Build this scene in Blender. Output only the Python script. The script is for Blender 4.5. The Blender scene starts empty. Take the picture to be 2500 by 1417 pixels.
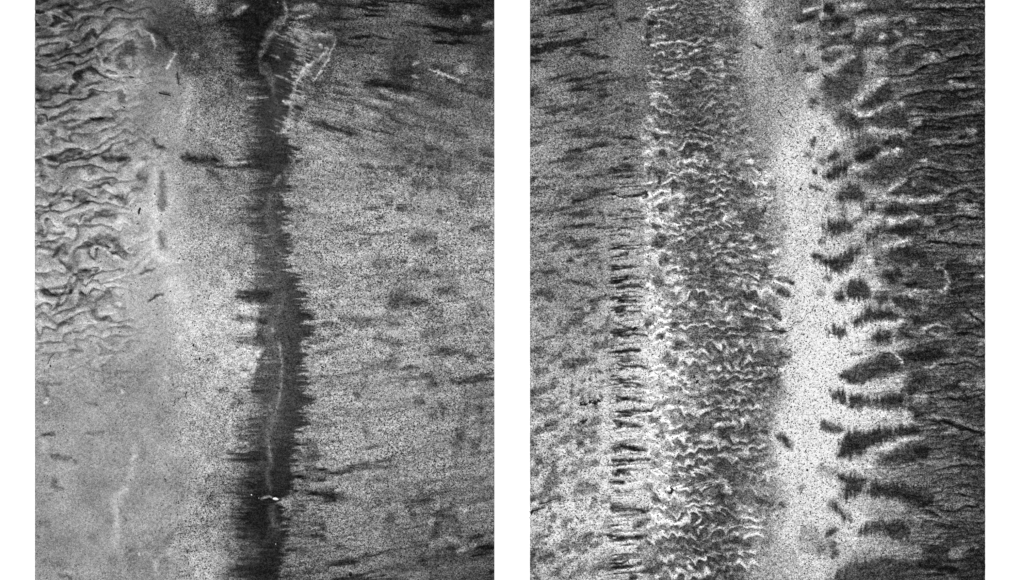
import bpy, math, random
import numpy as np

# ------------------------------------------------------------------ camera, sky, sun, exposure
scene = bpy.context.scene
# one pixel of the 2500 x 1417 photograph is one millimetre of beach
cam_d = bpy.data.cameras.new('camera'); cam = bpy.data.objects.new('camera', cam_d)
scene.collection.objects.link(cam); scene.camera = cam
CAM_H = 4.0
cam.location = (0, 0, CAM_H); cam.rotation_euler = (0, 0, 0)
cam_d.sensor_width = 36.0; cam_d.lens = 36.0 * CAM_H / 2.5
cam_d.clip_start = 0.05; cam_d.clip_end = 500

SUN_EL = math.radians(42.0)
world = bpy.data.worlds.new('World'); scene.world = world; world.use_nodes = True
wn = world.node_tree.nodes; wl = world.node_tree.links
sky = wn.new('ShaderNodeTexSky'); sky.sky_type = 'NISHITA'; sky.sun_disc = False
sky.sun_elevation = SUN_EL; sky.sun_rotation = 0.0
bw = wn.new('ShaderNodeRGBToBW')                     # the photograph is black and white
wl.new(sky.outputs[0], bw.inputs[0]); wl.new(bw.outputs[0], wn['Background'].inputs[0])
wn['Background'].inputs[1].default_value = 0.05

sd = bpy.data.lights.new('sun', 'SUN'); sun = bpy.data.objects.new('sun', sd)
scene.collection.objects.link(sun)
sd.energy = 4.0; sd.angle = math.radians(0.5); sd.color = (1.0, 1.0, 1.0)
sun.rotation_euler = (-(math.pi / 2 - SUN_EL), 0, 0)  # light comes from the top of the picture
sun.location = (0, 2, 3)

scene.view_settings.view_transform = 'Standard'; scene.view_settings.look = 'None'
scene.view_settings.gamma = 1.0; scene.view_settings.use_curve_mapping = False
scene.view_settings.exposure = 0.24
scene.cycles.use_denoising = False
scene.cycles.max_bounces = 3
# ------------------------------------------------------------------ the sand: how pale and dark sand lie, plus painted step shadows (numpy)
STEP = 2.0
_r = np.random.RandomState(7); _TAB = _r.rand(512, 512).astype(np.float32)
def vn(X, Y, seed=0):
    "smooth value noise, 0..1, one cell per unit"
    X = X + seed * 37.13; Y = Y + seed * 91.7
    xi = np.floor(X).astype(np.int64); yi = np.floor(Y).astype(np.int64)
    fx = (X - xi).astype(np.float32); fy = (Y - yi).astype(np.float32)
    fx = fx * fx * (3 - 2 * fx); fy = fy * fy * (3 - 2 * fy)
    x0 = xi & 511; x1 = (xi + 1) & 511; y0 = yi & 511; y1 = (yi + 1) & 511
    a = _TAB[y0, x0]; b = _TAB[y0, x1]; c = _TAB[y1, x0]; d = _TAB[y1, x1]
    return (a + (b - a) * fx) * (1 - fy) + (c + (d - c) * fx) * fy
def fbm(X, Y, seed=0, octv=4, gain=0.5):
    s = 0; a = 1.0; t = 0
    for k in range(octv):
        s = s + a * vn(X * 2 ** k, Y * 2 ** k, seed + k * 3); t += a; a *= gain
    return s / t
def ss(a, b, x):
    t = np.clip((x - a) / (b - a), 0, 1); return t * t * (3 - 2 * t)

class Field:
    def __init__(self, x0, x1, y0, y1, cx, rows, seed):
        self.xs = np.arange(int(round((x1 - x0) / STEP)) + 1) * STEP + x0
        self.xs[-1] = x1
        self.ys = np.arange(int((y1 - y0) / STEP) + 1) * STEP + y0
        self.X, self.Y = np.meshgrid(self.xs, self.ys)
        self.x0, self.y0, self.seed = x0, y0, seed
        # broad tones: rows of values on a coarse lattice
        ry = sorted(rows); G = np.array([rows[k] for k in ry], float)
        # smooth interpolation along both axes of a slightly wandering lattice
        WX = (fbm(self.X / 90, self.Y / 90, seed + 50, 3) - .5) * 60
        WY = (fbm(self.X / 90, self.Y / 90, seed + 51, 3) - .5) * 60
        gx = np.interp(self.X + WX, cx, np.arange(len(cx)))
        gy = np.interp(self.Y + WY, ry, np.arange(len(ry)))
        xi = np.clip(gx.astype(int), 0, len(cx) - 2); yi = np.clip(gy.astype(int), 0, len(ry) - 2)
        fx = gx - xi; fy = gy - yi; fx = fx*fx*(3-2*fx)*.5 + fx*.5; fy = fy*fy*(3-2*fy)*.5 + fy*.5
        self.T = (G[yi, xi]*(1-fx) + G[yi, xi+1]*fx)*(1-fy) + (G[yi+1, xi]*(1-fx) + G[yi+1, xi+1]*fx)*fy
        self.H = np.zeros_like(self.T)           # relief, millimetres
        self.A = np.ones_like(self.T)            # how speckled
        n1 = fbm(self.X/14, self.Y/14, seed+1, 3) - .5; n2 = fbm(self.X/14, self.Y/14, seed+2, 3) - .5
        self.PX = self.X + n1*9; self.PY = self.Y + n2*9     # slightly shaken coordinates: ragged edges
        self.jv = fbm(self.X/5, self.Y/26, seed+3, 3) - .5   # upright fringes
        self.jh = fbm(self.X/34, self.Y/4.5, seed+4, 3) - .5 # level fringes
        self.md = fbm(self.X/11, self.Y/6, seed+6, 3) - .5   # patchiness of strokes
        self.P = np.full_like(self.T, .18)       # coarse black grains
        self.ji = fbm(self.X/9, self.Y/9, seed+5, 3) - .5
    def win(self, xa, xb, ya, yb):
        i0 = max(0, int((xa - self.x0)/STEP)); i1 = min(len(self.xs), int((xb - self.x0)/STEP)+2)
        j0 = max(0, int((ya - self.y0)/STEP)); j1 = min(len(self.ys), int((yb - self.y0)/STEP)+2)
        if i1 <= i0 or j1 <= j0: return None
        return slice(j0, j1), slice(i0, i1)
    def stroke(self, pts, w, tone, op=1.0, soft=0.6, relief=0.0, lip=None, jag=0.5, mod=.6, shift=0):
        P = smooth(pts); pad = w*2.6 + 16
        W = self.win(min(p[0] for p in P)-pad, max(p[0] for p in P)+pad, min(p[1] for p in P)-pad, max(p[1] for p in P)+pad)
        if W is None: return
        X = self.PX[W]; Y = self.PY[W]
        D = np.full(X.shape, 1e9); Tt = np.zeros(X.shape); S = np.zeros(X.shape)
        n = len(P) - 1
        for k in range(n):
            (ax, ay), (bx, by) = P[k], P[k+1]
            dx, dy = bx-ax, by-ay; L2 = dx*dx+dy*dy+1e-9
            t = np.clip(((X-ax)*dx + (Y-ay)*dy)/L2, 0, 1)
            ex = X-(ax+t*dx); ey = Y-(ay+t*dy); d = np.hypot(ex, ey)
            m = d < D
            D = np.where(m, d, D); Tt = np.where(m, (k+t)/n, Tt); S = np.where(m, ey, S)
        taper = np.clip(np.minimum(Tt, 1-Tt)/0.22, 0, 1)**.6
        if len(pts) == 1: taper = np.ones_like(Tt)
        taper = .25 + .75*taper
        hw = w*.5*taper; sf = hw*(soft + (.35 if w > 10 else 0)) + 1.4
        j = self.ji[W]*jag*np.clip(w*.9, 3, 16)
        a = np.clip(ss(hw+sf, hw-sf, D + j)*op*np.clip(taper*1.2, 0, 1)*(1+mod*2.2*self.md[W]), 0, 1)
        self.T[W] += (tone-self.T[W])*a
        if relief:
            if shift:                            # a fold: crest above the dark foot, smooth far side
                u = np.sign(S)*D + w*.9; ww = np.where(u > 0, w*.75+1.5, w*1.5+4)
                self.H[W] += relief*np.exp(-(u/ww)**2)*taper
            else: self.H[W] += relief*np.exp(-(D/(w*.55))**2)*taper*np.clip(op*1.3, 0, 1)
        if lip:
            lt, lw, lo = lip                     # sunlit lip painted in above the step's shadow line
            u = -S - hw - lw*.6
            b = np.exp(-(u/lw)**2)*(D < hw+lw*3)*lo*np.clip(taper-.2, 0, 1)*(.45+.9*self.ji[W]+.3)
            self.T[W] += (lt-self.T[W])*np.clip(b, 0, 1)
    def poly(self, pts, tone, op=.92, feather=9, jag='i', amp=12, shade=0):
        P = smooth(pts + [pts[0]], closed=True); pad = 26
        W = self.win(min(p[0] for p in P)-pad, max(p[0] for p in P)+pad, min(p[1] for p in P)-pad, max(p[1] for p in P)+pad)
        if W is None: return
        X = self.PX[W]; Y = self.PY[W]; D = np.full(X.shape, 1e9); ins = np.zeros(X.shape, bool)
        for k in range(len(P)-1):
            (ax, ay), (bx, by) = P[k], P[k+1]
            dx, dy = bx-ax, by-ay; L2 = dx*dx+dy*dy+1e-9
            t = np.clip(((X-ax)*dx + (Y-ay)*dy)/L2, 0, 1)
            D = np.minimum(D, np.hypot(X-(ax+t*dx), Y-(ay+t*dy)))
            if abs(by-ay) > 1e-9:
                c = ((ay > Y) != (by > Y)) & (X < (bx-ax)*(Y-ay)/(by-ay)+ax)
                ins ^= c
        sd_ = np.where(ins, D, -D)
        sd_ = sd_ + {'i': self.ji, 'v': self.jv, 'h': self.jh}[jag][W]*amp*(1.6 if jag != 'i' else 1) + self.ji[W]*5
        a = ss(-feather*.7, feather, sd_)*op
        tt = tone + self.md[W]*56 + self.jv[W]*26
        self.T[W] += (tt-self.T[W])*a

def smooth(pts, closed=False):
    if len(pts) < 3: return pts if len(pts) > 1 else [pts[0], (pts[0][0]+.5, pts[0][1])]
    out = []; n = len(pts)
    for i in range(n-1):
        p1 = pts[i]; p2 = pts[i+1]
        p0 = pts[i-1] if i > 0 else (pts[-2] if closed else p1)
        p3 = pts[i+2] if i+2 < n else (pts[1] if closed else p2)
        for k in range(3):
            t = k/3
            out.append(tuple(.5*((2*p1[c])+(-p0[c]+p2[c])*t+(2*p0[c]-5*p1[c]+4*p2[c]-p3[c])*t*t+(-p0[c]+3*p1[c]-3*p2[c]+p3[c])*t**3) for c in (0, 1)))
    out.append(pts[-1]); return out

TONE = dict(k=24, d=46, g=84, m=115, l=172, w=222)
def run(F, spec):
    """one feature per line. '@ ox oy s' sets the origin and scale of the coordinates.
    kind width[*opacity] points ; kinds: k d g m l w strokes (black ... white), R step with painted shadow line and sunlit lip,
    P<tone><jag> filled patch"""
    ox = oy = 0.0; s = 1.0
    for line in spec.strip().split('\n'):
        for item in line.split(';'):
            f = item.split()
            if not f: continue
            if f[0] == '@': ox, oy, s = map(float, f[1:4]); continue
            op = None; wd = f[1]
            if '*' in wd: wd, o = wd.split('*'); op = float(o)
            wd = float(wd)
            pts = [tuple(float(v) for v in q.split(',')) for q in f[2:]]
            pts = [(ox+a*s, oy+b*s) for a, b in pts]
            kd = f[0]; x_, y_ = pts[0]; sx = 1.0; sf_ = None; so = 1.0; fold = 0
            if F.seed == 1 and kd in 'kdgm':
                if x_ > 760: sx, sf_, so = 1.45, 1.9, .74
                elif x_ > 520: sx, sf_, so = 1.0, 1.6, .72
                elif y_ > 760: so = .55; sf_ = 1.3
                elif x_ < 440 and kd in 'kd' and wd > 4: fold = 1.7; so = .72
            if F.seed == 2 and kd in 'kdgm' and x_ < 1480: sf_ = 1.5; so = .8
            if kd == 'P': F.poly(pts, wd, op or .9, 12, 'i', 14)
            elif kd == 'V': F.poly(pts, wd, op or .92, 14, 'v', 20)
            elif kd == 'Q': F.poly(pts, wd, op or .9, 9, 'h', 16)
            elif kd == 'R': F.stroke(pts, wd, 16, op or .9, .5, relief=2.2, lip=(160, wd*.6+2.5, .7), jag=.3, mod=.25)  # step's cast shadow and lit upper face painted into the tone, besides relief
            elif kd in 'kd': F.stroke(pts, wd*sx+1, TONE[kd], (op or .84)*so, sf_ or .85, relief=fold or (-.7 if wd < 9 else 0), jag=.9, shift=1.0 if fold else 0)
            elif kd in 'gm': F.stroke(pts, wd*sx, TONE[kd], (op or .78)*so, sf_ or .95, jag=.9)
            elif kd == 'p':                         # coarse black grains, no change of tone
                T0 = F.T; F.T = F.P; F.stroke(pts, wd, .85, op or .8, 1.1, jag=1.5); F.P = F.T; F.T = T0
            else: F.stroke(pts, wd*1.15, TONE[kd], op or (.68 if kd == 'l' else .72), 1.0, relief=.6 if wd < 9 else .2, jag=.8, mod=.75)
LX = [86+80*i for i in range(15)]
LR = {-60:[60,70,80,90,85,95,60,40,50,75,90,85,55,40,42], 0:[60,70,80,90,85,100,60,40,50,75,90,85,60,45,45], 100:[95,100,110,140,80,75,80,50,75,75,75,80,80,70,75],
200:[95,100,125,145,150,100,105,75,85,100,100,75,78,90,85], 300:[115,125,132,138,150,140,130,95,135,140,122,105,105,108,110],
400:[135,140,150,155,175,135,120,90,130,150,130,115,110,110,115], 500:[145,150,152,175,180,142,150,110,140,150,147,150,150,145,145],
600:[160,160,160,175,190,165,165,130,140,150,150,150,150,150,150], 700:[165,160,165,175,185,182,172,150,150,155,155,140,150,150,148],
800:[165,160,165,168,185,192,190,150,150,150,155,150,148,153,148], 900:[155,158,155,148,158,172,205,150,150,155,155,150,150,145,140],
1000:[150,155,150,143,150,160,172,130,140,150,155,150,142,135,128], 1100:[150,155,150,148,155,165,155,110,125,145,150,145,140,132,125],
1200:[150,150,148,155,150,145,115,90,110,128,132,120,108,110,115], 1300:[145,145,150,148,155,165,110,80,100,115,115,105,95,95,98],
1400:[138,140,145,145,155,165,105,70,105,115,110,100,88,80,76], 1480:[138,140,145,145,155,165,105,70,105,115,110,100,85,75,70]}
def paint_left():
    F = Field(86, 1207, -40, 1458, LX, LR, 1); X, Y = F.X, F.Y; PX = F.PX
    # ---- broad mottling
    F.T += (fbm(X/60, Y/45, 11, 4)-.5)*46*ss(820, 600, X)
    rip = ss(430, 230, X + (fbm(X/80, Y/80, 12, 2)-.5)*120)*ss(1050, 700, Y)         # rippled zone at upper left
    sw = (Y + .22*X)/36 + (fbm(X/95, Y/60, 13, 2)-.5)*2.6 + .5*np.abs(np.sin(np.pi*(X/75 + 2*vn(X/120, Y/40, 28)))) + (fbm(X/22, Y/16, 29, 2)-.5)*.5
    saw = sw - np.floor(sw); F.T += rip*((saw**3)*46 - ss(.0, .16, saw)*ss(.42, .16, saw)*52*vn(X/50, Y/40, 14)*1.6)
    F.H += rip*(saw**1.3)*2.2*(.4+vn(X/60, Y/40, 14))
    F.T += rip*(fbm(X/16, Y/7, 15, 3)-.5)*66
    # ---- streaky ground on the right, fanning
    ang = np.interp(Y, [0, 250, 500, 1417], [.12, .34, .0, -.14]) + (vn(X/300, Y/300, 16)-.5)*.3
    u = (X-900)*np.cos(ang) + (Y-700)*np.sin(ang); v = -(X-900)*np.sin(ang) + (Y-700)*np.cos(ang)
    rt = ss(700, 800, X)
    st = fbm(X/85, (Y - (X-900)*np.interp(Y, [0, 120, 300, 480, 700, 1417], [.05, .12, .3, .12, -.1, -.16]))/13, 17, 4, .6)
    cl = vn(X/160, Y/120, 18)
    F.T -= rt*ss(.5, .74, st)*(26+56*ss(.38,.7,cl)); F.T += rt*ss(.5, .25, st)*18
    F.T += rt*(fbm(X/18, Y/6, 19, 3)-.5)*34
    # ---- middle speckled bands
    sp = ss(430, 480, X + (fbm(X/60, Y/60, 20, 3)-.5)*120)*ss(660, 600, X)
    F.T += sp*(fbm(X/12, Y/12, 21, 3)-.5)*60
    # ---- channel
    le = "0,615 30,596 48,560 58,545 70,570 100,582 150,588 183,578 192,618 230,624 260,618 300,614 330,625 360,630 380,606 400,590 410,600 420,632 445,640 472,614 485,635 510,600 522,632 548,600 565,635 600,622 625,636 650,605 665,628 690,614 705,640 712,592 738,596 748,650 770,596 784,590 795,640 820,606 838,600 852,652 868,628 880,645 905,604 915,640 935,616 955,604 965,630 1000,620 1050,604 1088,612 1112,570 1126,566 1140,600 1160,590 1200,582 1240,570 1270,552 1290,560 1312,576 1325,606 1350,604 1380,570 1398,566 1420,596 1470,600"
    ri = "0,705 40,700 75,694 100,690 150,715 185,700 220,700 260,706 290,696 312,688 335,696 355,705 372,714 390,724 402,712 420,702 450,696 462,712 474,696 488,688 500,712 515,722 525,700 545,704 560,688 575,708 600,702 612,716 640,690 655,712 668,706 684,744 694,730 706,722 722,748 740,732 765,752 775,768 792,742 812,764 830,744 850,738 870,748 890,742 910,738 940,750 960,734 975,768 990,742 1005,732 1030,752 1060,720 1080,714 1100,728 1130,714 1160,726 1190,712 1215,706 1225,682 1240,690 1280,697 1330,692 1360,690 1470,688"
    L = np.array([tuple(map(float, q.split(','))) for q in le.split()]); R_ = np.array([tuple(map(float, q.split(','))) for q in ri.split()])
    jy = F.PY*.6+Y*.4
    xl = np.interp(jy, L[:, 0], L[:, 1]); xr = np.interp(jy, R_[:, 0], R_[:, 1])
    ct = np.interp(Y, [0, 120, 190, 260, 400, 560, 690, 900, 1050, 1130, 1230, 1310, 1417], [22, 28, 36, 46, 50, 60, 58, 58, 54, 44, 32, 36, 36])
    soft = np.interp(Y, [0, 1050, 1150, 1417], [1, 1, 1.5, 1.6])
    a = ss(-34, 40*soft, X + F.jh*95 - xl)*ss(9, -8, X + F.jh*60 + F.md*14 - xr)
    cn = fbm(X/40, Y/5, 22, 3)-.5
    midy = ss(540, 640, Y)*ss(1110, 1040, Y)
    F.T += (ct + cn*30 + midy*(ss(705, 640, X)*20*(.4+fbm(X/30, Y/9, 25, 2))) - F.T)*a*.95
    # wisps that trail off to the right of the channel
    wz = ss(0, 10, X-xr)*ss(xr+130, xr+10, X)*(.35+.65*ss(900, 1150, Y))
    F.T -= wz*ss(.48, .72, fbm(X/34, (Y-X*.08)/7, 26, 3))*62
    wz = ss(0, 10, X-xr)*ss(xr+130, xr+10, X)
    F.T += wz*ss(.52, .7, fbm(X/30, Y/6, 27, 3))*26
    F.A *= 1 - .35*a; F.H -= a*1.6
    # the pale wedge beside the channel near the top: feathered, with a crisp outer rim
    q = Y + F.PY*0
    rim = np.interp(q, [60, 78, 84, 95, 120, 145, 170, 190, 215, 240, 260, 290, 320, 338], [700, 740, 800, 823, 813, 803, 790, 775, 762, 753, 746, 735, 708, 690])
    jl = np.interp(q, [60, 85, 100, 120, 150, 165, 190, 205, 235, 250, 275, 300, 330], [700, 688, 705, 722, 744, 736, 716, 722, 712, 700, 706, 700, 688])
    f1 = fbm(X/26, (Y-(X-700)*.42)/5, 60, 3)-.5; f2 = fbm(X/22, (Y+(X-700)*.1)/5, 61, 3)-.5
    dj = X - jl + f1*150; inr = ss(5, -3, X - rim + F.ji*8)*ss(66, 84, Y)*ss(345, 318, Y)
    tw = 58 + f1*50*ss(-60, -10, X-jl) + ss(-6, 18, dj)*78 - ss(20, 52, dj)*(46 + f2*120)
    wm = inr*ss(-75, -40, X-jl)
    F.T += (tw - F.T)*wm*.92; F.A *= 1-.4*wm; F.H += wm*ss(0, 18, dj)*1.0
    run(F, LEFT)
    # fine tooth over everything
    F.T += (fbm(X/6, Y/5, 23, 2)-.5)*22*np.clip(F.T/120, .25, 1)
    sm = ss(500, 380, X + (fbm(X/60, Y/60, 20, 3)-.5)*90)
    F.A *= 1 - .45*sm; F.A *= .55 + .5*ss(40, 130, F.T)
    coarse = fbm(X/70, Y/60, 24, 2); F.A *= .8 + .45*coarse
    F.P *= 1-.85*sm; F.P += .35*rt*ss(.35, .65, coarse)*ss(60, 130, F.T) ; F.P = F.P*ss(30, 90, F.T)
    return F
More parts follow.
